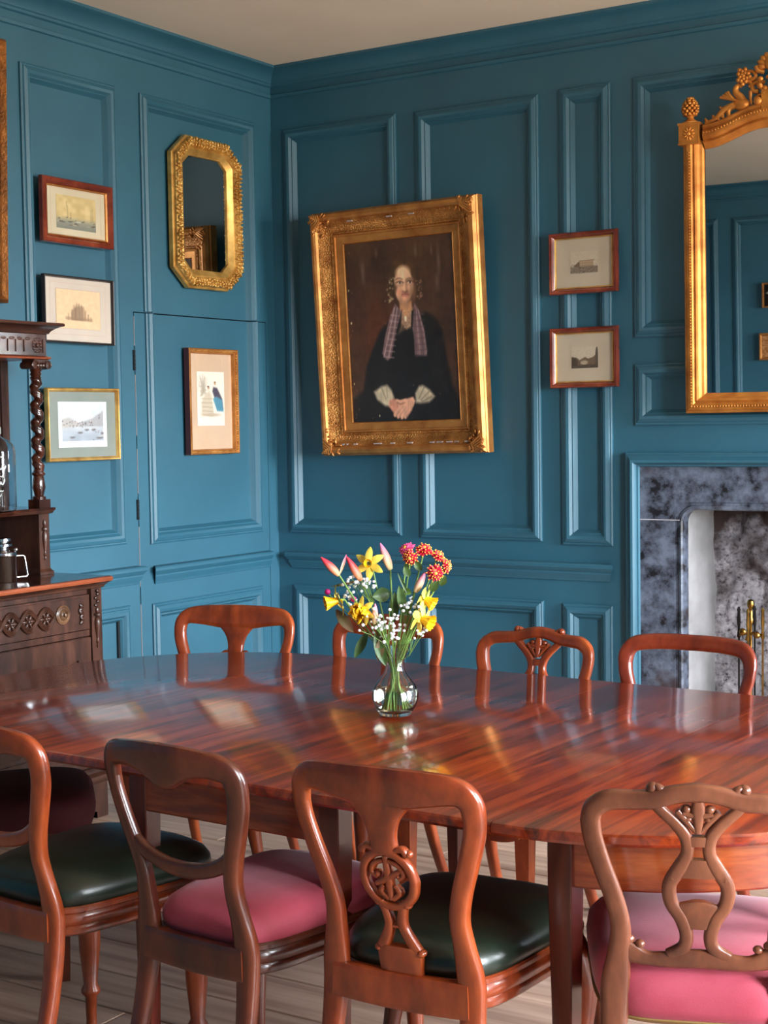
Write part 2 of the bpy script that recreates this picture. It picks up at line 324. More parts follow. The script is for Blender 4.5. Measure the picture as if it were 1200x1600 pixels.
# ------------------------------------------------------------------ painter for flat pictures (vertex colour grid)
class Paint:
    def __init__(s, nx, ny, base):
        s.nx, s.ny = nx, ny
        s.U, s.V = np.meshgrid((np.arange(nx))/(nx-1), (np.arange(ny))/(ny-1))       # V from top
        s.a = np.ones((ny, nx, 3))*np.array(base, float)
        s.asp = 1.0
    def put(s, mask, c):
        mask = np.clip(mask, 0, 1)[..., None]; s.a = s.a*(1-mask)+np.array(c, float)*mask
    def noise(s, fx, fy, seed=0):
        r = np.random.RandomState(seed); g = r.rand(int(fy)+2, int(fx)+2)
        x = s.U*fx; y = s.V*fy; i = np.floor(x).astype(int); j = np.floor(y).astype(int); u = x-i; v = y-j
        u = u*u*(3-2*u); v = v*v*(3-2*v)
        return (g[j, i]*(1-u)+g[j, i+1]*u)*(1-v)+(g[j+1, i]*(1-u)+g[j+1, i+1]*u)*v
    def ell(s, cx, cy, rx, ry, c, soft=.15, op=1, ang=0):
        dx, dy = s.U-cx, s.V-cy; ca, sa = math.cos(ang), math.sin(ang)
        d = np.sqrt(((dx*ca+dy*sa)/rx)**2+((-dx*sa+dy*ca)/ry)**2); s.put((1-d)/soft*op if op == 1 else np.clip((1-d)/soft, 0, 1)*op, c)
    def sdf(s, P):
        P = np.array(P, float); X, Y = s.U, s.V; d = np.full(X.shape, 9.); ins = np.zeros(X.shape, bool)
        for k in range(len(P)):
            a, b = P[k], P[(k+1) % len(P)]; e = b-a; L = max(e@e, 1e-12)
            t = np.clip(((X-a[0])*e[0]+(Y-a[1])*e[1])/L, 0, 1); d = np.minimum(d, np.hypot(X-a[0]-t*e[0], Y-a[1]-t*e[1]))
            c = ((a[1] > Y) != (b[1] > Y)); ins ^= c & (X < (b[0]-a[0])*(Y-a[1])/((b[1]-a[1]) if b[1] != a[1] else 1e-9)+a[0])
        return np.where(ins, -d, d)
    def poly(s, P, c, soft=.008, op=1): s.put(np.clip(.5-s.sdf(P)/soft, 0, 1)*op, c)
    def line(s, P, w, c, soft=.006, op=1):
        X, Y = s.U, s.V; d = np.full(X.shape, 9.)
        for a, b in zip(P[:-1], P[1:]):
            a = np.array(a, float); b = np.array(b, float); e = b-a; L = max(e@e, 1e-12)
            t = np.clip(((X-a[0])*e[0]+(Y-a[1])*e[1])/L, 0, 1); d = np.minimum(d, np.hypot(X-a[0]-t*e[0], Y-a[1]-t*e[1]))
        s.put(np.clip(.5-(d-w/2)/soft, 0, 1)*op, c)
    def build(s, name, mat, parent, w, h, z, cx=0, cy=0):
        nx, ny = s.nx, s.ny
        x = cx+(s.U-.5)*w; y = cy+(.5-s.V)*h
        vs = np.stack([x, y, np.full_like(x, z)], -1).reshape(-1, 3)
        idx = np.arange(nx*ny).reshape(ny, nx)
        fs = np.stack([idx[1:, :-1], idx[1:, 1:], idx[:-1, 1:], idx[:-1, :-1]], -1).reshape(-1, 4)
        me = bpy.data.meshes.new(name); me.from_pydata(vs.tolist(), [], fs.tolist())
        ca = me.color_attributes.new('Col', 'FLOAT_COLOR', 'POINT')
        c = np.clip(s.a, 0, 255)/255; c = np.where(c <= .04045, c/12.92, ((c+.055)/1.055)**2.4)
        ca.data.foreach_set('color', np.concatenate([c, np.ones((ny, nx, 1))], -1).astype(np.float32).ravel())
        me.materials.append(mat); o = bpy.data.objects.new(name, me); COL.objects.link(o); o.parent = parent; return o

# ------------------------------------------------------------------ panelled walls
PW = .07
MOULD = [(0, -.003), (0, .010), (.006, .014), (.011, .013), (.014, .018), (.028, .024), (.040, .020), (.050, .008), (.055, .009), (.062, -.002), (.070, -.013)]
def wall_face(b, u0, u1, v0, v1, holes, w=0):
    us = sorted({u0, u1, *[x for h in holes for x in h[:2] if u0 < x < u1]}); vs = sorted({v0, v1, *[x for h in holes for x in h[2:] if v0 < x < v1]})
    for a, c in zip(us[:-1], us[1:]):
        for d, e in zip(vs[:-1], vs[1:]):
            mu, mv = (a+c)/2, (d+e)/2
            if any(h[0] < mu < h[1] and h[2] < mv < h[3] for h in holes): continue
            b.add([(a, d, w), (c, d, w), (c, e, w), (a, e, w)], [(0, 1, 2, 3)])
def panel(parent, u0, u1, v0, v1, hole=None, name='wall_panel'):
    """recessed field with its moulding; the moulding is the panel's own child"""
    f = MB(); g = .062
    f.add([(u0+g, v0+g, -.012), (u1-g, v0+g, -.012), (u1-g, v1-g, -.012), (u0+g, v1-g, -.012)], [(0, 1, 2, 3)])
    o = f.build(name, PAINT, parent, 0)
    MB().sweep([(u0, v0), (u1, v0), (u1, v1), (u0, v1)], MOULD).build('panel_moulding', PAINT, o, 30)
    return o
def opening(p): u0, u1, v0, v1 = p; return (u0+.03, u1-.03, v0+.03, v1-.03)
RAIL = [(0, .775), (.010, .778), (.012, .790), (.016, .796), (.022, .812), (.020, .818), (.028, .826), (.036, .838), (.036, .850), (.032, .856), (0, .860)]
def chair_rail(parent, u0, u1, ret0=True, ret1=True, dz=0):
    R = [[(u0-(w if ret0 else 0)+.0, z+dz, w), (u1+(w if ret1 else 0), z+dz, w)] for w, z in RAIL]
    b = MB(); b.grid(R); n = len(RAIL)
    b.add([r[0] for r in R], [tuple(range(n))]); b.add([r[1] for r in R], [tuple(range(n))])
    return b.build('chair_rail', PAINT, parent, 30, fix=True)
CORN = [(-.002, 3.118), (.010, 3.122), (.013, 3.136), (.004, 3.140), (.004, 3.172), (.016, 3.177), (.020, 3.186), (.026, 3.190), (.030, 3.200), (.048, 3.222), (.078, 3.236), (.092, 3.240), (.100, 3.244), (.100, 3.262)]
def cornice(parent, u0, u1):
    b = MB(); b.grid([[(u0, z, w), (u1, z, w)] for w, z in CORN]); return b.build('cornice', PAINT, parent, 30, fix=True)
def skirting(name, MW, u0, u1, cuts=()):
    b = MB(); segs = []; a = u0
    for c in sorted(cuts): segs.append((a, c[0])); a = c[1]
    segs.append((a, u1))
    for s0, s1 in segs: b.grid([[(s0, z, w), (s1, z, w)] for w, z in [(.022, 0), (.022, .13), (.014, .14), (.010, .16), (0, .165)]])
    o = b.build(name, PAINT, None, 30); o.matrix_world = MW; return struct(o)

# left wall
DOOR = (5.121, 6.104, 0.0, 2.010)
LP = [(-.55, .75, .98, 2.98), (.95, 2.10, .98, 2.98), (2.30, 3.20, .98, 2.98), (3.34, 4.30, .98, 2.98), (4.466, 5.030, .98, 2.98)]
LPL = [(-.55, .75, .17, .70), (.95, 2.10, .17, .70), (2.30, 3.20, .17, .70), (3.34, 4.30, .17, .70), (4.466, 5.045, .17, .705)]
b = MB()
wall_face(b, YS, YB, 0, ZC, [opening(p) for p in LP+LPL]+[(5.19+.03, 6.03-.03, 2.012, 2.95), DOOR])
wl = struct(b.build('wall_left', PAINT, None, 0)); wl.matrix_world = MLEFT
for p in LP+LPL: panel(wl, *p)
f = MB(); f.add([(5.25, 2.012, -.012), (5.97, 2.012, -.012), (5.97, 2.92, -.012), (5.25, 2.92, -.012)], [(0, 1, 2, 3)])
up = f.build('wall_panel', PAINT, wl, 0)
MB().sweep([(6.03, 2.013), (6.03, 2.98), (5.19, 2.98), (5.19, 2.013)], MOULD, closed=False).build('panel_moulding', PAINT, up, 30)
chair_rail(wl, YS, 5.10, False, True, .018); cornice(wl, YS, YB)
# jib door in the left wall
b = MB(); g = .004
dz0, dz1, dy0, dy1 = .012, DOOR[3]-g, DOOR[0]+g, DOOR[1]-g
DPU = (5.195, 6.035, .966, 2.006); DPL = (5.196, 6.028, .165, .695)
wall_face(b, dy0, dy1, dz0, dz1, [(5.225, 6.005, .996, 2.1), opening(DPL)], .001)
b.box(dy0, dy1, dz0, dz1, -.05, -.014)
dr = struct(b.build('door_1', PAINT, None, 0)); dr.matrix_world = MLEFT
f = MB(); f.add([(5.25, 1.02, -.012), (5.98, 1.02, -.012), (5.98, 2.006, -.012), (5.25, 2.006, -.012)], [(0, 1, 2, 3)])
dp = f.build('door_panel', PAINT, dr, 0)
MB().sweep([(5.195, 2.005), (5.195, .966), (6.035, .966), (6.035, 2.005)], MOULD, closed=False).build('panel_moulding', PAINT, dp, 30)
panel(dr, *DPL, name='door_panel'); chair_rail(dr, 5.225, 6.09, True, False, .008)
for z in (1.795, 1.128):
    h = MB(); h.box(5.110, 5.121, z-.045, z+.045, -.002, .006)
    for k in range(5): h.lathe([(.005, 0), (.005, .016)], 8, (0, 0, 0), True, Matrix.Translation((5.1165, z-.045+k*.018, .006)) @ Matrix.Rotation(-PI/2, 4, 'X'))
    h.build('hinge', GAP, dr)
w_ = MB()
for a, c in ((1.86, 1.99), (1.46, 1.73), (1.20, 1.40), (.78, 1.05), (.30, .70)):
    w_.box(5.1232, 5.1250, a, c, -.004, .0014)
w_.build('worn_edge', WORN, dr, 0)
b = MB(); b.box(DOOR[0]-.15, DOOR[1]+.07, 0, DOOR[3]+.15, -.08, -.052); 
b.box(DOOR[0]-.15, DOOR[0]-.0005, 0, DOOR[3]+.15, -.056, -.0006); b.box(DOOR[1]+.0005, DOOR[1]+.07, 0, DOOR[3]+.15, -.056, -.0006); b.box(DOOR[0]-.15, DOOR[1]+.07, DOOR[3]+.0005, DOOR[3]+.15, -.0559, -.0135)
b.build('door_light_block', GAP, dr, 0)  # unseen dark backing and side blocks, added to keep outside light out
skirting('baseboard_left', MLEFT, YS, YB, [(DOOR[0], DOOR[1])])

# back wall
FPO = (-2.629, -1.331, 1.350)
BP = [(-4.456, -3.797, .955, 2.96), (-3.690, -3.047, .95, 2.955), (-2.945, -2.698, .938, 2.963), (-2.592, -1.368, 1.852, 2.967), (-2.592, -1.368, 1.470, 1.738), (-1.26, -1.01, .938, 2.963), (-.91, .19, .95, 2.96), (.30, 1.45, .95, 2.96)]
BPL = [(-4.44, -3.79, .17, .691), (-3.69, -3.044, .17, .678), (-2.945, -2.702, .17, .672), (-1.26, -1.01, .17, .68), (-.91, .19, .17, .68), (.30, 1.45, .17, .68)]
b = MB(); wall_face(b, XL, XR, 0, ZC, [opening(p) for p in BP+BPL]+[(FPO[0]+.03, FPO[1]-.03, 0, FPO[2]-.03)])
wb = struct(b.build('wall_back', PAINT, None, 0)); wb.matrix_world = MBACK
for p in BP+BPL: panel(wb, *p)
chair_rail(wb, -4.44, -2.725); chair_rail(wb, -1.24, XR, True, False); cornice(wb, XL, XR)
skirting('baseboard_back', MBACK, XL, XR, [(FPO[0], FPO[1])])
# south wall (seen in the overmantel mirror); local x = -world x
SP = [(-1.45, .2, .95, 2.97), (.35, 1.6, .95, 2.97), (1.75, 2.75, .95, 2.97), (2.86, 3.93, .95, 2.97), (4.06, 4.46, .95, 2.97)]
SPL = [(p[0], p[1], .17, .68) for p in SP]
b = MB(); wall_face(b, -XR, -XL, 0, ZC, [opening(p) for p in SP+SPL])
wsu = struct(b.build('wall_south', PAINT, None, 0)); wsu.matrix_world = MSOUTH
for p in SP+SPL: panel(wsu, *p)
chair_rail(wsu, -XR, -XL, False, False); cornice(wsu, -XR, -XL); skirting('baseboard_south', MSOUTH, -XR, -XL)
# right wall with two sash windows; local x = -world y
RW = [(-w[1], -w[0], w[2], w[3]) for w in WINDOWS]
b = MB(); wall_face(b, -YB, -YS, 0, ZC, RW)
for u0, u1, v0, v1 in RW:                      # reveals
    b.add([(u0, v0, 0), (u1, v0, 0), (u1, v1, 0), (u0, v1, 0), (u0, v0, -.3), (u1, v0, -.3), (u1, v1, -.3), (u0, v1, -.3)], [(0, 1, 5, 4), (1, 2, 6, 5), (2, 3, 7, 6), (3, 0, 4, 7)])
wr = struct(b.build('wall_right', PAINT, None, 0)); wr.matrix_world = MRIGHT; cornice(wr, -YB, -YS)
skirting('baseboard_right', MRIGHT, -YB, -YS)
for i, (u0, u1, v0, v1) in enumerate(RW):
    fr = MB(); w0, w1 = -.10, -.06
    for a in ((u0, u0+.06, v0, v1), (u1-.06, u1, v0, v1), (u0, u1, v0, v0+.08), (u0, u1, v1-.06, v1), (u0, u1, (v0+v1)/2-.025, (v0+v1)/2+.025)): fr.box(a[0], a[1], a[2], a[3], w0, w1)
    wn = struct(fr.build('window_%d' % (i+1), CREAM, None, 0)); wn.matrix_world = MRIGHT
    for k in (1, 2):
        x = u0+(u1-u0)*k/3; MB().box(x-.011, x+.011, v0+.05, v1-.05, w0, w1).build('glazing_bar', CREAM, wn, 0)
    for z in (v0+(v1-v0)*.25, v0+(v1-v0)*.75): MB().box(u0+.05, u1-.05, z-.011, z+.011, w0, w1).build('glazing_bar', CREAM, wn, 0)
    MB().add([(u0+.05, v0+.05, -.08), (u1-.05, v0+.05, -.08), (u1-.05, v1-.05, -.08), (u0+.05, v1-.05, -.08)], [(0, 1, 2, 3)]).build('window_pane', PANE, wn, 0, fix=False)
    MB().sweep([(u0-.09, v0-.09), (u1+.09, v0-.09), (u1+.09, v1+.09), (u0-.09, v1+.09)], [(0, 0), (0, .03), (.02, .035), (.07, .02), (.09, .01), (.09, 0)]).build('architrave', PAINT, wn, 30)
# ceiling and boarded floor
b = MB(); b.add([(XL, YS, ZC), (XR, YS, ZC), (XR, YB, ZC), (XL, YB, ZC)], [(0, 1, 2, 3)]); struct(b.build('ceiling', CEIL, None, 0))
b = MB(); b.box(XL-.1, XR+.1, YS-.1, YB+.6, -.08, -.034); fl = struct(b.build('floor', GAP, None, 0))
y = YS; k = 0; bw = .197
while y < YB:
    cut = [XL, -2.6, -.5, XR] if k % 3 == 0 else ([XL, -1.6, XR] if k % 3 == 1 else [XL, -3.4, -1.0, XR])
    for a, c in zip(cut[:-1], cut[1:]):
        z = random.uniform(-.0012, .0)
        bb = MB(); x0, x1, y0, y1 = a+.001, c-.001, y+.002, min(y+bw, YB)-.002
        bb.add([(x0, y0, -.034), (x1, y0, -.034), (x1, y1, -.034), (x0, y1, -.034), (x0, y0, z-.002), (x1, y0, z-.002), (x1, y1, z-.002), (x0, y1, z-.002), (x0+.003, y0+.003, z), (x1-.003, y0+.003, z), (x1-.003, y1-.003, z), (x0+.003, y1-.003, z)],
               [(0, 1, 5, 4), (1, 2, 6, 5), (2, 3, 7, 6), (3, 0, 4, 7), (4, 5, 9, 8), (5, 6, 10, 9), (6, 7, 11, 10), (7, 4, 8, 11), (8, 9, 10, 11)])
        bb.build('floorboard', FLOOR, fl, 0)
    y += bw; k += 1

# ------------------------------------------------------------------ fireplace
fp = thing('fireplace', 'teal bolection-framed fireplace with blotched blue-grey slate slips and rubble firebox', 'fireplace', MBACK @ Matrix.Translation((-1.98, 0, 0)))
cx = -1.98; hw = 1.98-1.331
BOL = [(0, -.003), (0, .012), (-.004, .020), (.000, .030), (.010, .034), (.014, .034), (.030, .052), (.040, .050), (.048, .038), (.050, .026), (.056, .024), (.060, .012)]
MB().sweep([(hw, 0), (hw, FPO[2]), (-hw, FPO[2]), (-hw, 0)], BOL, closed=False).build('bolection_moulding', PAINT, fp, 30)
oi_ = 1.98-1.585; io = hw-.055; R_ = .055; zt = 1.105
arcl = [(-oi_+R_-R_*math.cos(t), zt-R_+R_*math.sin(t)) for t in np.linspace(0, PI/2, 8)]
arcr = [(-x, z) for x, z in arcl[::-1]]
lint = [(-io, 1.295), (-io, 1.062), (-oi_-.035, 1.062)]+[(x-.035*(1 if i < 4 else 0), z+(.035 if i > 3 else 0)) for i, (x, z) in enumerate(arcl)]+[(-x, z) for x, z in ([(x-.035*(1 if i < 4 else 0), z+(.035 if i > 3 else 0)) for i, (x, z) in enumerate(arcl)])[::-1]]+[(oi_+.035, 1.062), (io, 1.062), (io, 1.295)]
MB().prism(lint, -.02, .012).build('slate_lintel', SLATE, fp, 20)
for s in (-1, 1): MB().box(min(s*(oi_+.035), s*io), max(s*(oi_+.035), s*io), 0, 1.0585, -.02, .012).build('slate_jamb', SLATE, fp, 0)
path = [(-oi_, 0)]+arcl+arcr+[(oi_, 0)]
MB().sweep(path, [(.045, -.02), (.045, .004), (.022, .004), (.018, .010), (.006, .014), (0, .006), (0, -.06)], closed=False).build('slate_edge_moulding', SLATE, fp, 30)
MORTAR = plain('pale_mortar', (196, 190, 196), .8)
for s in (-1, 1): MB().box(min(s*(oi_+.012), s*io), max(s*(oi_+.012), s*io), 1.0585, 1.0618, -.01, .0125).build('mortar_joint', MORTAR, fp, 0)
# firebox: two plastered splays, sooty rubble back, hearth
def rough(P0, nu, nv, fn): return [[fn(i/(nu-1), j/(nv-1)) for i in range(nu)] for j in range(nv)]
rs = np.random.RandomState(3)
def vnoise(nx, ny, seed):
    p = Paint(nx, ny, (0, 0, 0)); return sum(p.noise(f, f*1.1, seed+k)*a for k, (f, a) in enumerate(((5, .5), (11, .3), (23, .2), (47, .14))))
nz = vnoise(70, 90, 5)
fb = MB(); fb.grid([[(-oi_-.02+(2*oi_+.04)*i/69, 1.32*j/89, -.36+(nz[j, i]-.5)*.12) for i in range(70)] for j in range(90)]); fb.build('rubble_back', STONE, fp, 60)
nz2 = vnoise(20, 60, 9)
for s in (-1, 1):
    g_ = MB(); g_.grid([[(s*(oi_+.003-.018*min(i/14, 1)+(nz2[j, i]-.5)*.008), 1.32*j/59, -.02-.36*i/19) for i in range(20)] for j in range(60)]); g_.build('plaster_cheek', PLASTER, fp, 60)
MB().box(-oi_-.05, oi_+.05, 1.30, 1.33, -.42, -.01).build('firebox_top', IRON, fp, 0)
MB().box(-io, io, .0, .012, -.38, .02).build('hearth_stone', SLATE, fp, 0)

# ------------------------------------------------------------------ framed pictures
def framed(MW, u, v, w, h, name, label, prof, fmat, art=None, mat=None, inset=None, matm=None, off=.028, roll=0, tilt=0, glass=True, group=None, artpos=(0, 0), lines=None, cat='picture', slip=None, artname='print', artmat=None):
    t = thing(name, label, cat, on_wall(MW, u, v, off, roll, tilt), group=group)
    MB().sweep([(-w/2, -h/2), (w/2, -h/2), (w/2, h/2), (-w/2, h/2)], prof).build('frame', fmat, t, 35)
    d = max(p[0] for p in prof)
    iw, ih = w-2*d, h-2*d
    if slip:
        MB().sweep([(-iw/2, -ih/2), (iw/2, -ih/2), (iw/2, ih/2), (-iw/2, ih/2)], slip[0]).build('slip', slip[1], t, 35)
    MB().box(-w/2+.004, w/2-.004, -h/2+.004, h/2-.004, -.002, .002).build('backboard', BLACKF, t, 0)
    if mat: MB().box(-iw/2-.004, iw/2+.004, -ih/2-.004, ih/2+.004, .002, .005).build('mat_board', mat, t, 0)
    if art is not None:
        p, aw, ah = art; p.build(artname, artmat or INK, t, aw, ah, .0062 if mat else .0075, *artpos)
    if lines:
        l = MB()
        for (lw, lh, tk) in lines:
            l.sweep([(-lw/2+artpos[0], -lh/2+artpos[1]), (lw/2+artpos[0], -lh/2+artpos[1]), (lw/2+artpos[0], lh/2+artpos[1]), (-lw/2+artpos[0], lh/2+artpos[1])], [(0, .0055), (tk, .0055)])
        l.build('wash_line', plain('wash_line_ink', (206, 176, 150), .9), t, 0)
    if glass: MB().add([(-iw/2-.002, -ih/2-.002, .010), (iw/2+.002, -ih/2-.002, .010), (iw/2+.002, ih/2+.002, .010), (-iw/2-.002, ih/2+.002, .010)], [(0, 1, 2, 3)]).build('glass', PANE, t, 0, fix=False)
    return t
def P_narrow(fw_, dp): return [(0, 0), (0, dp*.8), (fw_*.15, dp), (fw_*.45, dp*.9), (fw_*.6, dp*.95), (fw_*.85, dp*.6), (fw_, dp*.45), (fw_, .004)]

# harbour view
p = Paint(70, 50, (214, 190, 136)); n = p.noise(9, 7, 1); p.a += (n[..., None]-.5)*26
p.put(np.clip((p.V-.62)*6, 0, 1), (150, 150, 134)); p.put(np.clip((p.V-.78)*6, 0, 1), (134, 136, 124))
for x, y0, y1 in ((.26, .18, .34), (.28, .3, .66), (.36, .5, .7), (.88, .35, .72), (.92, .3, .7)): p.line([(x, y0), (x, y1)], .012, (120, 108, 80), .02, .6)
for k in range(26): p.ell(random.uniform(.0, 1), random.uniform(.66, .9), random.uniform(.02, .07), random.uniform(.015, .03), random.choice([(70, 66, 60), (110, 84, 66), (96, 96, 96), (180, 170, 150)]), .5, .7)
p.ell(.55, .76, .09, .02, (200, 196, 184), .5)
framed(MLEFT, 4.742, 2.398, .420, .268, 'framed_print', 'top left print, golden harbour view in a reddish wood frame with gold lip', P_narrow(.030, .026), FRAMER, (p, .235, .138), MAT_CREAM, lines=[(.30, .19, .002)],
       slip=([(0, .004), (0, .016), (.006, .012), (.006, .005)], GOLD), group='small pictures on the left wall', roll=-.004)
# grand building on peach paper
p = Paint(70, 56, (236, 200, 162)); n = p.noise(20, 14, 4); p.a += (n[..., None]-.5)*10
for k in range(60):
    x = random.gauss(.5, .15); top = .72-.42*math.exp(-((x-.5)/.2)**2)*random.uniform(.6, 1)
    if .2 < x < .82: p.line([(x, top), (x, .78)], random.uniform(.008, .02), random.choice([(140, 116, 96), (110, 92, 80), (170, 140, 112)]), .03, .55)
p.poly([(.2, .70), (.82, .72), (.82, .80), (.2, .78)], (150, 122, 100), .04, .6)
framed(MLEFT, 4.740, 1.992, .418, .280, 'framed_print', 'black-edged print of a domed building on peach paper in a wide ivory mount', P_narrow(.010, .02), BLACKF, (p, .262, .160), MAT_IVORY, lines=[(.335, .215, .0016), (.268, .166, .002)], artpos=(.0, .004), group='small pictures on the left wall', roll=-.006)
# river town
p = Paint(80, 64, (208, 212, 216)); n = p.noise(8, 8, 6)
p.put(np.clip((.36-p.V)*5, 0, 1), (206, 214, 222)); p.put(np.clip((p.V-.5)*4, 0, 1), (168, 176, 186)); p.a += (n[..., None]-.5)*22
p.poly([(.42, .48), (.7, .36), (1, .14), (1, .55), (.42, .55)], (160, 158, 160), .05, .8)
p.poly([(0, .40), (.2, .34), (.42, .46), (.42, .55), (0, .58)], (178, 170, 164), .06, .8)
for k in range(90):
    x = random.random(); y = .42+.14*random.random() if x < .7 else random.uniform(.3, .9)
    p.ell(x, y, .016, .018, random.choice([(200, 182, 170), (120, 112, 108), (90, 86, 86), (214, 206, 200)]), .5, .75)
for x, y, r in ((.2, .88, .08), (.28, .78, .07), (.44, .68, .07), (.58, .62, .06), (.72, .62, .06), (.72, .93, .09), (.85, .8, .1), (.92, .7, .07)): p.ell(x, y, r, .035, (96, 92, 92), .6, .75); p.ell(x, y-.03, r*.6, .02, (206, 196, 188), .6, .6)
white = (238, 240, 242); p.put(((p.U < .07) | (p.U > .93) | (p.V < .06) | (p.V > .87)).astype(float), white)
framed(MLEFT, 4.748, 1.512, .436, .308, 'framed_print', 'grey-mounted river town print in a thin gilt frame beside the twisted column', P_narrow(.016, .02), GOLDL, (p, .292, .192), MAT_GREY, group='small pictures on the left wall')
# fashion plate
p = Paint(60, 110, (236, 226, 210)); n = p.noise(14, 20, 8); p.a += (n[..., None]-.5)*8
for k in range(50): p.line([(.2+random.gauss(0, .07), .38+random.gauss(0, .05)), (.24+random.gauss(0, .09), random.uniform(.05, .4))], .012, (168, 158, 142), .03, .5)
p.poly([(.14, .82), (.16, .55), (.3, .42), (.44, .36), (.52, .44), (.62, .82)], (206, 192, 170), .05)
for k in range(5): p.line([(.14+.02*k, .5+.075*k), (.56, .5+.08*k)], .01, (150, 136, 116), .02, .7)
p.ell(.42, .30, .05, .035, (196, 160, 134), .3); p.ell(.41, .275, .05, .02, (110, 90, 70), .4)
p.ell(.66, .22, .05, .035, (206, 170, 140), .3); p.ell(.66, .195, .05, .02, (150, 120, 80), .4)
p.poly([(.56, .36), (.6, .28), (.74, .3), (.92, .5), (.96, .7), (.66, .52)], (84, 78, 92), .04)
p.poly([(.58, .5), (.7, .46), (.92, .52), (.96, .74), (.72, .73)], (92, 150, 172), .04)
for k in range(4): p.line([(.68+.06*k, .5), (.74+.06*k, .72)], .01, (58, 96, 120), .02, .7)
p.ell(.54, .80, .44, .045, (190, 170, 150), .6, .8)
fpl = framed(MLEFT, 5.644, 1.612, .368, .498, 'framed_print', 'tall fashion plate of two ladies in wide skirts, beaded gilt frame, on the jib door', [(0, 0), (0, .030), (.003, .034), (.010, .032), (.012, .024), (.020, .024), (.024, .018), (.024, .004)], GOLD, (p, .205, .255), MAT_PEACH, artpos=(.0, .014), group='small pictures on the left wall', off=.004)
bb = MB()
for k in range(40):
    for s in (-1, 1):
        z = -.235+k*.012
        if k % 4 != 3: bb.ell((s*.173, z, .027), (.0035, .0052, .004), 6, 4)
for k in range(29):
    for s in (-1, 1):
        if k % 4 != 3: bb.ell((-.168+k*.012, s*.238, .027), (.0052, .0035, .004), 6, 4)
bb.build('bead_ornament', GOLDL, fpl, 60, stuff=True)
sd = MB(); sd.box(-.1855, -.1835, -.248, .248, 0, .030); sd.build('dark_left_side', plain('frame_side_red', (74, 34, 40), .5), fpl, 0)  # dark red strip on the frame's left side only
# two Venetian-size prints on the back wall
def town_print(seed, bridge):
    random.seed(seed); p = Paint(70, 60, (204, 190, 166)); n = p.noise(30, 24, seed); p.a += (n[..., None]-.5)*12
    if bridge:
        p.poly([(.0, .45), (.2, .5), (.3, .62), (.44, .52), (.52, .48), (.62, .56), (.8, .5), (1, .3), (1, 1), (0, 1)], (116, 98, 80), .04)
        p.ell(.48, .74, .17, .12, (188, 172, 146), .4); p.poly([(.9, .3), (.93, .05), (.98, .02), (1, .3), (1, .9), (.9, .9)], (96, 82, 70), .03)
        p.poly([(.0, .5), (.16, .52), (.24, .68), (.2, .9), (0, .9)], (84, 72, 62), .05)
        p.poly([(.0, .86), (1, .84), (1, 1), (0, 1)], (88, 78, 70), .05)
    else:
        p.poly([(.1, .66), (.3, .45), (.36, .47), (.36, .7)], (120, 96, 76), .03); p.poly([(.34, .42), (.84, .40), (.84, .72), (.34, .72)], (186, 160, 128), .02)
        for k in range(8): p.ell(.39+k*.058, .52, .012, .03, (90, 74, 62), .4); p.ell(.39+k*.058, .63, .014, .03, (70, 58, 50), .4)
        p.line([(.32, .42), (.86, .40)], .02, (104, 84, 66), .02); p.poly([(.0, .68), (1, .66), (1, .95), (0, .95)], (120, 104, 90), .04, .8)
        for k in range(26): p.ell(random.random(), random.uniform(.7, .95), .04, .015, random.choice([(56, 48, 44), (180, 166, 144), (84, 70, 60)]), .5, .8)
    for k in range(60): p.ell(random.random(), random.uniform(.55, .97), .016, .016, random.choice([(60, 50, 44), (170, 152, 128), (96, 80, 66), (48, 42, 40)]), .5, .6)
    return p
SL = ([(0, .004), (0, .014), (.005, .011), (.005, .005)], GOLDL)
framed(MBACK, -2.817, 2.190, .326, .270, 'framed_print', 'upper small print of a long palace building, moulded reddish frame, right of the portrait', P_narrow(.024, .028), FRAMER, (town_print(21, False), .132, .100), MAT_TAN, slip=SL, lines=[(.155, .125, .001)], artpos=(0, .0), group='two small prints right of the portrait', roll=.004)
framed(MBACK, -2.817, 1.774, .326, .266, 'framed_print', 'lower small print of an arched bridge, moulded reddish frame, right of the portrait', P_narrow(.024, .028), FRAMER, (town_print(22, True), .128, .094), MAT_TAN, slip=SL, lines=[(.152, .120, .001)], artpos=(0, .0), group='two small prints right of the portrait', roll=.004)
random.seed(11)
# reflected pictures on the south wall
p = Paint(60, 44, (26, 22, 22))
for P_, w_ in (([(.2, .75), (.4, .55), (.62, .5), (.8, .3)], .12), ([(.4, .55), (.3, .9)], .06), ([(.62, .52), (.7, .9)], .06), ([(.55, .5), (.5, .2)], .1), ([(.5, .3), (.3, .25)], .05), ([(.8, .3), (.9, .4)], .07)): p.line(P_, w_, (208, 196, 180), .05)
framed(MSOUTH, 3.50, 2.285, .34, .215, 'framed_relief', 'dark picture with a pale leaping rider, seen only in the tall mirror', P_narrow(.016, .02), GOLD, (p, .306, .181), None, glass=False, group='pictures reflected in the mirror')
p = Paint(60, 50, (186, 128, 78)); n = p.noise(24, 20, 2); p.a += (n[..., None]-.5)*70
framed(MSOUTH, 3.51, 1.845, .38, .235, 'framed_relief', 'ochre picture in gilt frame, lower of the two seen in the tall mirror', P_narrow(.022, .02), GOLD, (p, .332, .187), None, glass=False, group='pictures reflected in the mirror')
# large frame cut by the left edge
p = Paint(30, 40, (150, 150, 138)); n = p.noise(5, 6, 3); p.a += (n[..., None]-.5)*40
fr = framed(MLEFT, 3.905, 2.515, .86, 1.03, 'large_picture', 'big picture with a dark carved gilt frame cut by the left edge', [(0, 0), (0, .03), (.012, .045), (.03, .03), (.045, .042), (.06, .02), (.06, .004)], GOLDD, (p, .74, .91), None, glass=False, off=.025, roll=-.0, tilt=.03)

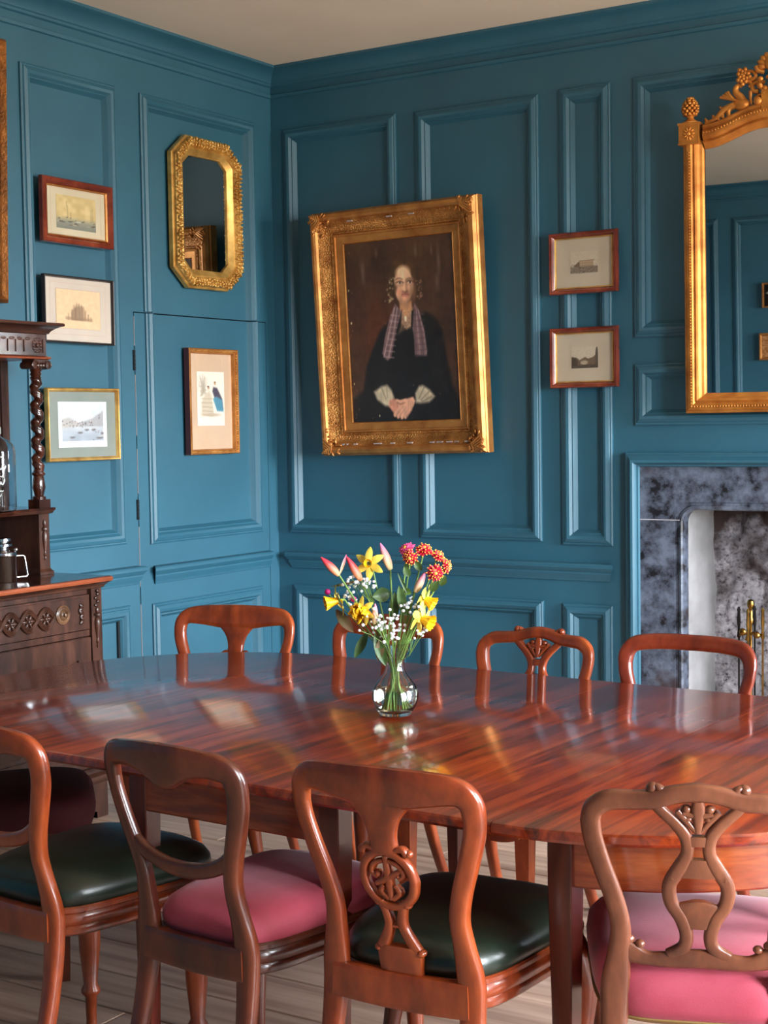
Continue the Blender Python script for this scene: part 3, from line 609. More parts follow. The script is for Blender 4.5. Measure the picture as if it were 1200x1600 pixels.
# octagonal mirror on the left wall
om = thing('octagonal_mirror', 'tall octagonal gilt mirror with foliage-carved frame, above the jib door', 'mirror', on_wall(MLEFT, 5.622, 2.488, .006))
ow, oh, ch = .250, .350, .104
octo = [(-ow+ch, -oh), (ow-ch, -oh), (ow, -oh+ch*.85), (ow, oh-ch*.85), (ow-ch, oh), (-ow+ch, oh), (-ow, oh-ch*.85), (-ow, -oh+ch*.85)]
MB().sweep(octo, [(0, 0), (0, .022), (.004, .026), (.010, .026), (.012, .038), (.02, .046), (.045, .040), (.052, .030), (.062, .034), (.068, .030), (.080, .020), (.088, .016), (.088, .004)]).build('frame', GOLDL, om, 30)
rs_ = random.Random(5); orn = MB()
for i in range(8):
    a, b_ = Vector(octo[i]), Vector(octo[(i+1) % 8]); L = (b_-a).length; nn = max(4, int(L/.019)); t_ = (b_-a)/L; n_ = Vector((-t_.y, t_.x)); ang = math.atan2(t_.y, t_.x)
    for k in range(nn):
        q = a+t_*(L*(k+.5)/nn)
        for d in (.018, .030, .042):
            qq = q+n_*(d+rs_.uniform(-.003, .003)); m_ = Matrix.Rotation(ang+rs_.uniform(-.9, .9)+(.8 if k % 2 else -.8), 3, 'Z')
            orn.ell((qq.x, qq.y, .046 if d < .04 else .041), (.0125, .0052, .0105), 7, 4, m_)
orn.build('carved_foliage', GOLDL, om, 60, stuff=True)
g_ = MB(); d = .086; k_ = (ow-d)/ow
c2 = ch-.586*d*.95
octi = [(-(ow-d)+c2, -(oh-d)), ((ow-d)-c2, -(oh-d)), (ow-d, -(oh-d)+c2*.85), (ow-d, (oh-d)-c2*.85), ((ow-d)-c2, oh-d), (-(ow-d)+c2, oh-d), (-(ow-d), (oh-d)-c2*.85), (-(ow-d), -(oh-d)+c2*.85)]
g_.prism(octi, .004, .008); g_.build('mirror_plate', MIRRORD, om, 0)

# ------------------------------------------------------------------ portrait
def portrait_art():
    p = Paint(170, 272, (66, 43, 30))
    def C(x, y):                                    # sketch coordinates of the sitter -> canvas (0..1)
        X = 460+x/3.479; Y = 280+y/3.479
        v = (Y-361.5)/302; u = (X-535-10*v)/183; return (u, (Y-(371-19*u))/(293+16*u))
    q = lambda *a: [C(*t) for t in a]
    n = p.noise(6, 8, 3); n2 = p.noise(30, 40, 4); n3 = p.noise(80, 20, 8)
    p.a *= (.75+.5*n)[..., None]
    p.ell(.28, .50, .30, .30, (88, 42, 22), .9, .75); p.ell(.62, .2, .42, .2, (70, 48, 32), .9, .5); p.ell(.9, .42, .2, .3, (48, 32, 24), .8, .6)
    p.ell(.12, .4, .14, .3, (56, 34, 22), .9, .7)
    for x, y, w, h in ((.30, .07, .018, .04), (.165, .17, .03, .11), (.66, .075, .02, .05), (.80, .08, .014, .04), (.86, .14, .025, .12), (.84, .25, .03, .07)): p.ell(x, y, w, h, (122, 104, 92), .9, .45)
    blk = (22, 19, 20)
    p.poly(q((610, 770), (520, 760), (470, 810), (420, 920), (385, 1010), (365, 1150), (300, 1200), (298, 1345), (925, 1345), (915, 1200), (880, 1120), (850, 960), (830, 820), (800, 750), (740, 705), (690, 720)), blk, .03)
    p.ell(*C(800, 1000), .09, .2, (30, 27, 27), .8, .7); p.ell(*C(480, 1020), .06, .16, (28, 25, 25), .8, .7)
    # neck, hair, face
    p.poly(q((585, 640), (655, 640), (665, 740), (625, 800), (590, 740)), (176, 128, 92), .015)
    p.ell(*C(622, 520), .148, .128, (62, 42, 26), .2); p.ell(*C(585, 455), .075, .06, (98, 66, 38), .6, .8); p.ell(*C(645, 450), .07, .055, (86, 58, 34), .6, .8)
    p.line(q((616, 415), (617, 445)), .006, (44, 28, 18), .012, .8)
    p.ell(*C(612, 552), .097, .098, (198, 152, 120), .16); p.ell(*C(608, 480), .082, .05, (222, 180, 142), .5); p.ell(*C(612, 610), .068, .047, (196, 146, 114), .3)
    p.ell(*C(670, 560), .035, .09, (120, 84, 62), .9, .75); p.ell(*C(652, 610), .05, .06, (128, 88, 64), .9, .55)
    p.ell(*C(585, 590), .04, .02, (206, 134, 108), .8, .5)
    p.poly(q((555, 640), (575, 560), (548, 520), (560, 460), (585, 435), (540, 440), (520, 520), (530, 620)), (60, 42, 26), .02, .8)
    for x0, x1, y in ((566, 606, 512), (628, 668, 512)): p.line(q((x0, y+6), ((x0+x1)/2, y-2), (x1, y+5)), .006, (112, 78, 58), .012)
    for x, y in ((590, 536), (648, 532)):
        p.ell(*C(x, y), .030, .014, (142, 100, 80), .7, .8); p.ell(*C(x, y+1), .022, .008, (208, 180, 158), .4); p.ell(*C(x+1, y+1), .0105, .0085, (44, 30, 26), .4)
        p.line(q((x-22, y), (x, y-10), (x+22, y)), .006, (80, 52, 42), .01)
        p.line(q((x-20, y+14), (x, y+19), (x+20, y+12)), .006, (150, 108, 88), .012, .7)
    p.line(q((624, 525), (628, 570), (630, 583)), .014, (150, 104, 80), .02, .8); p.line(q((618, 520), (616, 575)), .014, (226, 182, 146), .02, .6)
    p.line(q((606, 586), (618, 592), (632, 586)), .008, (122, 76, 60), .012)
    p.line(q((602, 605), (620, 600), (640, 605)), .010, (152, 82, 72), .01); p.line(q((604, 611), (620, 613), (636, 611)), .008, (176, 112, 96), .01)
    p.line(q((598, 640), (620, 652), (645, 640)), .02, (150, 104, 78), .03, .6)
    # cap frills
    rs = random.Random(2)
    for k in range(40):
        p.ell(*C(rs.gauss(534, 11), rs.uniform(505, 650)), .010, .008, rs.choice([(176, 158, 122), (130, 110, 82), (150, 130, 96), (90, 70, 48), (60, 44, 30)]), .7, .75)
        p.ell(*C(rs.gauss(706, 10), rs.uniform(520, 640)), .010, .008, rs.choice([(140, 102, 78), (108, 76, 58), (150, 112, 86), (80, 56, 44), (56, 40, 30)]), .7, .7)
    # collar, brooch
    p.poly(q((582, 690), (625, 735), (662, 680), (662, 790), (625, 800), (590, 770)), (150, 116, 92), .02); p.poly(q((590, 770), (575, 830), (620, 800)), (110, 84, 66), .02, .7)
    for k in range(30): p.ell(*C(rs.uniform(585, 660), rs.uniform(690, 790)), .008, .006, rs.choice([(190, 160, 130), (120, 90, 70)]), .6, .7)
    p.ell(*C(620, 742), .014, .02, (226, 196, 160), .4)
    # plaid lappets
    for P_ in (((560, 655), (598, 700), (568, 800), (545, 900), (530, 965), (508, 982), (480, 940), (500, 830), (525, 740)), ((672, 650), (700, 700), (725, 800), (742, 930), (735, 955), (670, 950), (668, 860), (655, 770))):
        p.poly(q(*P_), (112, 86, 86), .012)
    for dx in (0, 14, 28, 40):
        p.line(q((556+dx*.6, 680), (520+dx, 830), (488+dx, 960)), .006, (186, 160, 152) if dx % 28 == 0 else (78, 56, 66), .008, .75)
        p.line(q((676+dx*.4, 690), (672+dx*1.3, 820), (680+dx*1.4, 945)), .006, (70, 50, 60) if dx % 28 == 0 else (168, 140, 138), .008, .75)
    for y in range(720, 960, 34):
        k = (y-660)/320; p.line(q((545-55*k, y), (595-52*k, y+6)), .007, (176, 150, 144), .008, .5); p.line(q((665+8*k, y), (718+26*k, y-4)), .007, (84, 62, 70), .008, .6)
    p.poly(q((600, 690), (570, 800), (565, 830), (590, 780)), (26, 22, 22), .012); p.poly(q((655, 700), (668, 690), (660, 790), (650, 800)), (26, 22, 22), .012)
    # cuffs and clasped hands
    p.poly(q((425, 1158), (470, 1128), (505, 1120), (530, 1150), (545, 1195), (520, 1245), (490, 1240), (445, 1205)), (176, 162, 136), .02)
    p.poly(q((668, 1170), (690, 1130), (712, 1124), (750, 1150), (782, 1190), (750, 1222), (700, 1228), (672, 1225)), (176, 162, 136), .02)
    for a, b_ in (((500, 1125), (505, 1190)), ((470, 1135), (495, 1200)), ((720, 1135), (690, 1200)), ((750, 1160), (700, 1210)), ((765, 1190), (705, 1220))): p.line(q(a, b_), .007, (112, 98, 80), .01, .8)
    skin, sh = (204, 150, 122), (146, 92, 74)
    p.poly(q((515, 1210), (545, 1198), (580, 1225), (575, 1260), (552, 1295), (530, 1270), (512, 1240)), (190, 128, 104), .012)
    p.poly(q((560, 1212), (600, 1205), (655, 1190), (668, 1215), (655, 1250), (630, 1270), (600, 1280), (575, 1260)), skin, .012)
    for a, b_ in (((590, 1240), (548, 1292)), ((605, 1248), (566, 1302)), ((622, 1255), (588, 1306)), ((640, 1258), (608, 1304))): p.line(q(a, b_), .028, skin, .01); p.line(q((a[0]+8, a[1]+6), (b_[0]+8, b_[1]+2)), .006, sh, .01, .9)
    p.line(q((560, 1212), (580, 1222), (610, 1212)), .022, skin, .01); p.line(q((560, 1222), (580, 1232), (606, 1224)), .006, sh, .01)
    # craquelure and chips
    for k in range(26): p.ell(rs.choice([rs.uniform(0, .06), rs.uniform(0, 1)]), rs.random(), .004, .006, (150, 116, 76), .6, .6)
    for x, y, r in (((298, 765, .010)), (308, 1112, .008), (456, 1297, .008), (285, 580, .008)): p.ell(*C(x, y), r*.6, r, (212, 190, 150), .5)
    p.a *= (.92+.16*n2)[..., None]*1.22; p.a *= (.95+.1*n3)[..., None]
    return p
pt = thing('portrait_painting', 'large oil portrait of a seated woman in black, in a wide chipped gilt frame', 'painting', on_wall(MBACK, -3.745, 1.935, .055, .016, .045))
pw, ph = .915, 1.170
rect = lambda w, h: [(-w/2, -h/2), (w/2, -h/2), (w/2, h/2), (-w/2, h/2)]
MB().sweep(rect(pw, ph), [(0, 0), (0, .045), (.006, .052), (.004, .062), (.014, .078), (.030, .084), (.040, .078), (.046, .066)]).build('outer_frame', GOLD, pt, 30)
MB().sweep(rect(pw-.092, ph-.092), [(0, .066), (.006, .060), (.016, .050), (.034, .038), (.050, .032), (.054, .036), (.060, .036), (.062, .030)]).build('cove', GOLDT, pt, 30)
MB().sweep(rect(pw-.216, ph-.216), [(0, .030), (.004, .034), (.012, .034), (.014, .026), (.045, .018), (.048, .020), (.050, .012), (.050, .004)]).build('slip', GOLD, pt, 30)
MB().box(-pw/2+.01, pw/2-.01, -ph/2+.01, ph/2-.01, -.004, .004).build('backboard', BLACKF, pt, 0)
portrait_art().build('canvas', OIL, pt, pw-.31, ph-.31, .009)
rs_ = random.Random(3)
for sx in (-1, 1):
    for sy in (-1, 1):
        c = MB()
        for k in range(46):
            along = abs(rs_.gauss(0, .045)); d = rs_.uniform(.012, .072)
            x, y = (pw/2-d, ph/2-along-.02) if k % 2 else (pw/2-along-.02, ph/2-d)
            hgt = .078-max(0, d-.03)*.55
            m_ = Matrix.Rotation(rs_.uniform(0, PI), 3, 'Z')
            c.ell((sx*x, sy*y, hgt), (.016, .006, .009), 7, 4, m_)
        for k in range(5): c.tube([(sx*(pw/2-.012-.012*k), sy*(ph/2-.014), .082), (sx*(pw/2-.03-.01*k), sy*(ph/2-.03-.004*k), .088), (sx*(pw/2-.02), sy*(ph/2-.03-.014*k), .082)], .005, 6)
        c.build('corner_ornament', GOLD, pt, 60)
ch_ = MB()
for k in range(16): x = rs_.uniform(-.40, .40); l_ = rs_.uniform(.006, .03); ch_.box(x, x+l_, -ph/2+.052, -ph/2+.058, .055, .0665)
for x in (-.24, -.02, .10): ch_.box(x, x+.028, ph/2-.058, ph/2-.052, .055, .0665)
ch_.build('chipped_gesso', WORN, pt, 0, stuff=True)

# ------------------------------------------------------------------ overmantel mirror
om = thing('overmantel_mirror', 'tall gilt overmantel mirror with winged beast and fruit cresting, above the fireplace', 'mirror', on_wall(MBACK, -1.945, 1.520, .075, 0, .019, .040))
HW = .372
def railz(x): x = abs(x); return 1.105+.062*(.5-.5*math.cos(PI*min(max((.285-x)/.255, 0), 1)))     # underside of the arched top rail
xs = np.linspace(-.285, .285, 33)
# frame sides and bottom
sp = [(0, 0), (0, .030), (.004, .034), (.010, .034), (.012, .040), (.020, .046), (.036, .046), (.044, .038), (.052, .044), (.060, .040), (.068, .026), (.078, .022), (.084, .014), (.084, .004)]
MB().sweep([(-HW, 1.14), (-HW, 0), (HW, 0), (HW, 1.14)], sp, closed=False).build('frame', GOLDM, om, 30)
# top rail: profile swept along the serpentine
tp = [(0, .004), (0, .014), (.006, .020), (.016, .024), (.024, .038), (.034, .034), (.040, .044), (.056, .050), (.070, .050), (.076, .040), (.088, .046), (.096, .040), (.098, 0)]
T = MB(); T.grid([[(x, railz(x)+d, h) for x in xs] for d, h in tp]); T.build('top_rail', GOLDM, om, 40)
bd = MB()
for k in range(86):
    for s in (-1, 1): bd.ell((s*(HW-.028), .03+k*.0125, .046), (.0052, .0048, .005), 6, 4)
for k in range(58): bd.ell((-HW+.03+k*.0122, .028, .046), (.0048, .0052, .005), 6, 4)
for k in range(46): x = -.28+k*.01244; bd.ell((x, railz(x)+.063, .050), (.0048, .0052, .005), 6, 4)
bd.build('bead_ornament', GOLDM, om, 60, stuff=True)
for s in (-1, 1):
    c = MB(); x = s*.340; c.box(x-.042, x+.042, 1.128, 1.210, .0, .058); c.box(x-.046, x+.046, 1.205, 1.214, -.002, .062); c.box(x-.044, x+.044, 1.124, 1.132, 0, .061)
    c.build('corner_block', GOLDM, om, 20)
    r = MB(); r.ell((x, 1.168, .060), (.010, .010, .006), 8, 4)
    for k in range(10): a = 2*PI*k/10; r.ell((x+.017*math.cos(a), 1.168+.019*math.sin(a), .059), (.011, .005, .004), 6, 4, Matrix.Rotation(a, 3, 'Z'))
    r.build('rosette', GOLDM, om, 60)
    fn = MB(); mm = Matrix.Rotation(-PI/2, 4, 'X')
    fn.lathe([(.034, 0), (.034, .006), (.022, .012), (.014, .020), (.014, .028), (.024, .032), (.024, .036)], 16, (x, 1.213, .03), True, mm)
    for i in range(7):
        zz = 1.252+i*.0105; rad = .031*math.sin(PI*(.28+.68*i/6.6)); nn = 9 if i < 5 else 6
        for k in range(nn): a = 2*PI*(k+.5*(i % 2))/nn; fn.ell((x+rad*math.cos(a), zz, .03+rad*math.sin(a)), (.0085, .009, .0085), 6, 4)
    fn.ell((x, 1.283, .03), (.022, .036, .022), 10, 8)
    fn.build('pinecone_finial', GOLDM, om, 60)
    # cresting: foliage tail, winged beast, grapes, scroll
    cr = MB(); Z = .03
    def TB(L, rad, n=7, k=5): P_ = spline([(a, b_, Z) for a, b_ in V2(L)], k); m_ = len(P_); cr.tube(P_, [rad[0]+(rad[1]-rad[0])*i/(m_-1) for i in range(m_)] if isinstance(rad, tuple) else rad, n)
    V2 = lambda L: [((a if s < 0 else -a), b_) for a, b_ in L]
    TB([(-.277, 1.206), (-.24, 1.218), (-.219, 1.233), (-.192, 1.256), (-.150, 1.268)], (.007, .016))
    for (a, b_, da, db) in ((-.268, 1.212, -.010, .016), (-.240, 1.22, -.004, .018), (-.215, 1.236, .016, -.022), (-.205, 1.246, .004, -.03), (-.196, 1.256, -.020, .012), (-.222, 1.23, .0, -.022)):
        TB([(a, b_), (a+da*.6, b_+db*.5), (a+da, b_+db)], (.008, .004))
    x0 = V2([(-.124, 1.267)])[0]; cr.ell((x0[0], x0[1], Z), (.034, .025, .020), 12, 8)
    TB([(-.120, 1.28), (-.130, 1.298), (-.146, 1.316), (-.148, 1.334), (-.136, 1.346), (-.124, 1.340)], (.018, .008))
    for k in range(4): TB([(-.135, 1.280-.004*k), (-.170, 1.294+.004*k), (-.214+.011*k, 1.306+.007*k)], (.008, .006))
    TB([(-.168, 1.268), (-.180, 1.245), (-.176, 1.222), (-.172, 1.208), (-.146, 1.206)], (.012, .006))
    TB([(-.104, 1.252), (-.085, 1.246), (-.058, 1.248)], (.011, .007)); TB([(-.11, 1.25), (-.14, 1.232), (-.168, 1.21)], (.006, .005))
    for k in range(16):
        a = k*2.4; rr_ = .0075*math.sqrt(k)
        q = V2([(-.114+rr_*math.cos(a)*.95, 1.380+rr_*math.sin(a)*1.1)])[0]; cr.ell((q[0], q[1], Z+.008), (.0105, .0105, .0105), 7, 5)
    TB([(-.10, 1.398), (-.078, 1.394), (-.066, 1.378), (-.075, 1.364), (-.090, 1.366)], (.007, .010)); TB([(-.104, 1.37), (-.085, 1.345), (-.076, 1.318), (-.055, 1.312)], (.008, .011))
    TB([(-.087, 1.318), (-.088, 1.29), (-.083, 1.262)], (.009, .005)); TB([(-.094, 1.335), (-.060, 1.350), (-.03, 1.345)], (.008, .01))
    q = V2([(-.055, 1.272)])[0]; cr.ell((q[0], q[1], Z+.012), (.018, .018, .012), 10, 6); TB([(-.070, 1.282), (-.05, 1.296), (-.030, 1.285), (-.034, 1.255)], .008)
    cr.build('crest_ornament', GOLDM, om, 60)
ce = MB(); ce.box(-.04, .04, 1.235, 1.32, .012, .045)
rs_ = random.Random(9)
for k in range(30): ce.ell((rs_.uniform(-.055, .055), rs_.uniform(1.30, 1.40), .035+rs_.uniform(0, .018)), (.013, .011, .010), 7, 5)
for k in range(9):
    a = PI*k/8; ce.ell((.040*math.cos(a), 1.408+.038*math.sin(a), .035), (.024, .014, .014), 8, 5, Matrix.Rotation(a, 3, 'Z'))
ce.ell((0, 1.42, .04), (.028, .035, .022), 10, 6)
for s in (-1, 1): ce.tube([(s*.03, 1.385, .035), (s*.055, 1.392, .04), (s*.062, 1.412, .04)], .010, 7)
ce.build('crest_centre', GOLDM, om, 60)
g_ = MB(); P_ = [(-HW+.082, .082)]+[(HW-.082, .082)]+[(x, railz(x)+.004) for x in xs[::-1]]; g_.prism(P_, .004, .008); g_.build('mirror_plate', MIRROR, om, 0); om.scale[1] = .985
g_ = MB(); P_ = [(-HW+.01, .01)]+[(HW-.01, .01)]+[(HW-.01, 1.12)]+[(x, railz(x)+.09) for x in xs[::-1]]+[(-HW+.01, 1.12)]; g_.prism(P_, -.012, .002); g_.build('backboard', BLACKF, om, 0)
MB().box(-.30, -.24, .30, .36, -.060, -.012).build('wall_bracket', IRON, om, 0); MB().box(.24, .30, .30, .36, -.050, -.012).build('wall_bracket', IRON, om, 0)

# ------------------------------------------------------------------ fire irons
ft = thing('fire_irons', 'brass companion set of fire irons on a stand in the firebox', 'fire irons', loc=(-2.01, 5.98, 0.012))
MB().lathe([(.09, 0), (.09, .012), (.07, .022), (.02, .03), (.012, .05)], 20).build('base', BRASS, ft)
MB().lathe([(.007, .04), (.007, .60), (.012, .605), (.007, .61), (.007, .64), (.011, .645), (.013, .66), (.009, .675), (.010, .69), (.006, .70), (.013, .712), (.016, .725), (.013, .738), (.003, .745)], 14).build('pole', BRASS, ft)
hk = MB(); hk.tube([(-.055, 0, .585), (-.04, 0, .600), (0, 0, .606), (.04, 0, .600), (.055, 0, .585)], .006); hk.tube([(0, -.055, .585), (0, -.04, .600), (0, 0, .606), (0, .04, .600), (0, .055, .585)], .006); hk.ell((-.03, -.012, .610), (.016, .012, .016)); hk.ell((.03, -.012, .600), (.014, .012, .014)); hk.build('hook_arms', BRASS, ft)
for dx, dy, nm in ((-.050, 0, 'poker'), (.050, 0, 'tongs'), (0, .05, 'shovel'), (.006, -.052, 'hearth_brush')):
    t_ = MB(); t_.lathe([(.004, .12), (.004, .58), (.008, .59), (.005, .62), (.008, .65), (.006, .69), (.008, .70), (.003, .712)], 8, (dx, dy, 0))
    if nm == 'shovel': t_.box(dx-.035, dx+.035, dy-.004, dy+.004, .05, .15)
    if nm == 'hearth_brush': t_.lathe([(.02, .05), (.022, .10), (.012, .14)], 10, (dx, dy, 0))
    if nm == 'tongs': t_.tube([(dx, dy, .3), (dx+.012, dy, .2), (dx+.004, dy, .06)], .004)
    t_.build(nm, BRASS if dx > 0 else IRON, ft)

# ------------------------------------------------------------------ dining table
tb = thing('dining_table', 'long extending mahogany dining table with rounded ends, glossy reddish top', 'table', loc=(-1.31, 3.245, 0), rz=-.045)
TW, TL, TZ = .755, .68, .740
SEAMS = [-1.49, -1.0, -.48, 0.0]
def d_end(x0, sgn):
    b = MB(); th = np.linspace(-PI/2, PI/2, 41); R = []
    for d, z in ((.03, TZ-.026), (.004, TZ-.025), (0, TZ-.019), (0, TZ-.006), (.0025, TZ-.0018), (.007, TZ)):
        R.append([(x0+sgn*(.0008+(TL-d)*math.cos(t)), (TW-d)*math.sin(t), z) for t in th])
    return b.rings(R).build('table_leaf', TTOP, tb, 30)
d_end(SEAMS[0], -1); d_end(SEAMS[-1], 1)
for a, c in zip(SEAMS[:-1], SEAMS[1:]):
    prof = [(-TW+.03, TZ-.026), (-TW+.004, TZ-.025), (-TW, TZ-.019), (-TW, TZ-.006), (-TW+.0025, TZ-.0018), (-TW+.007, TZ)]
    prof = prof+[(-y, z) for y, z in prof[::-1]]
    MB().rings([[(x, y, z) for y, z in prof] for x in (a+.0008, c-.0008)]).build('table_leaf', TTOP, tb, 30)
def apron(pts, name='apron'):
    MB().sweep(pts, [(0, .716), (0, .622), (.003, .618), (.024, .618), (.024, .716)], closed=False).build(name, TSIDE, tb, 30)
apron([(-.43, .695), (-.98, .695), (-.98, -.695), (-.43, -.695)])
th = np.linspace(-PI/2, PI/2, 31)
apron([(.09, -.695)]+[(.05+(TL-.10)*math.cos(t), .695*math.sin(t)) for t in th][1:-1]+[(.09, .695)])
for x, y in ((-.43, -.672), (-.43, .672), (-.98, -.672), (-.98, .672), (.115, -.672), (.115, .672), (.50, -.36), (.50, .36)):
    l = MB(); R = []
    for z, w in ((.716, .026), (.62, .026), (.60, .0255), (.10, .017), (0, .016)): R.append([(x+w*a, y+w*c, z) for a, c in ((-1, -.9), (-.9, -1), (.9, -1), (1, -.9), (1, .9), (.9, 1), (-.9, 1), (-1, .9))])
    l.rings(R).build('leg', TDARK, tb, 0)
for y in (-.25, .25): MB().box(-1.72, .45, y-.03, y+.03, .655, .712).build('slide_rail', TDARK, tb, 0)
for x, y in ((-.005, -.70), (-.005, .70)):
    c = MB(); c.prism([(x-.06+.12*i/12, 0) for i in range(13)][:1]+[(x+.055*math.cos(t), -.018*math.sin(t)) for t in np.linspace(PI, 0, 13)]+[(x+.06, 0)], y-.03, y+.03, lambda u, v, w: (u, w, .714+v)); c.build('leaf_clip', MAHO[0], tb, 30)

# ------------------------------------------------------------------ chairs
def By(x, z):
    if z >= .45: r = -.075*((z-.45)/.42)**1.15
    else: r = -.13*((.45-z)/.45)**1.8
    return r-.024*(1-(x/.19)**2)*min(max((z-.50)/.25, 0), 1)
def strip(b, pts, th=.014, k=6, n=14, p=.62, sx=1.0, closed=False, yo=0):
    """flat carved member lying in the curved plane of the chair back: pts = (x, z, half width)"""
    P = [(q.x*sx, q.y, q.z) for q in spline([(x, z, w) for x, z, w in pts], k)]
    if closed: P = P[:-1]
    R = []; m = len(P)
    for i, (x, z, w) in enumerate(P):
        a = P[i-1] if (closed or i > 0) else P[0]; c = P[(i+1) % m] if (closed or i < m-1) else P[-1]
        tx, tz = c[0]-a[0], c[1]-a[1]; L = math.hypot(tx, tz) or 1; nx, nz = -tz/L, tx/L
        t = th[0]+(th[1]-th[0])*i/(m-1) if isinstance(th, tuple) else th
        ring = []
        for j in range(n):
            A = 2*PI*j/n; ca, sa = math.cos(A), math.sin(A)
            cw = math.copysign(abs(ca)**p, ca)*w; ct = math.copysign(abs(sa)**p, sa)*t
            X, Z = x+nx*cw, z+nz*cw; ring.append((X, By(X/max(sx, .5), Z)+ct+yo, Z))
        R.append(ring)
    return b.rings(R, close=closed)
def blob(b, x, z, rx, rz, a=0, t=.010): return b.ell((x, By(x, z), z), (rx, t, rz), 8, 5, Matrix.Rotation(a, 3, 'Y'))
STILE = [(.174, 0, .015), (.167, .12, .017), (.158, .28, .020), (.152, .40, .025), (.149, .47, .027), (.142, .53, .021), (.138, .585, .0185), (.149, .64, .018), (.169, .70, .018), (.185, .755, .0185), (.189, .79, .019)]
CREST = {'A': [(.189, .786, .019), (.184, .818, .022), (.160, .838, .028), (.11, .840, .034), (.05, .836, .040), (0, .835, .042)],
         'B': [(.189, .786, .018), (.182, .810, .019), (.155, .828, .019), (.11, .832, .018), (.078, .835, .018), (.04, .846, .017), (0, .851, .017)],
         'C': [(.189, .786, .019), (.184, .820, .022), (.160, .838, .027), (.11, .844, .029), (.06, .842, .036), (.02, .834, .046), (0, .830, .050)],
         'D': [(.189, .786, .020), (.184, .815, .022), (.162, .838, .023), (.11, .846, .023), (.05, .848, .023), (0, .848, .023)]}
def outline(n=56, inset=0, yc=.232, b=.232, e=5.0, w0=.163, w1=.226):
    out = []
    for i in range(n):
        t = 2*PI*(i+.5)/n; c, s = math.cos(t), math.sin(t)
        y = yc+(b-inset)*math.copysign(abs(s)**(2/e), s); k = (y-yc+b)/(2*b); a = w0+(w1-w0)*min(max(k, 0), 1)**.8
        out.append(((a-inset)*math.copysign(abs(c)**(2/e), c), y+(.018*(1-abs(c)) if s > 0 else 0)))
    return out
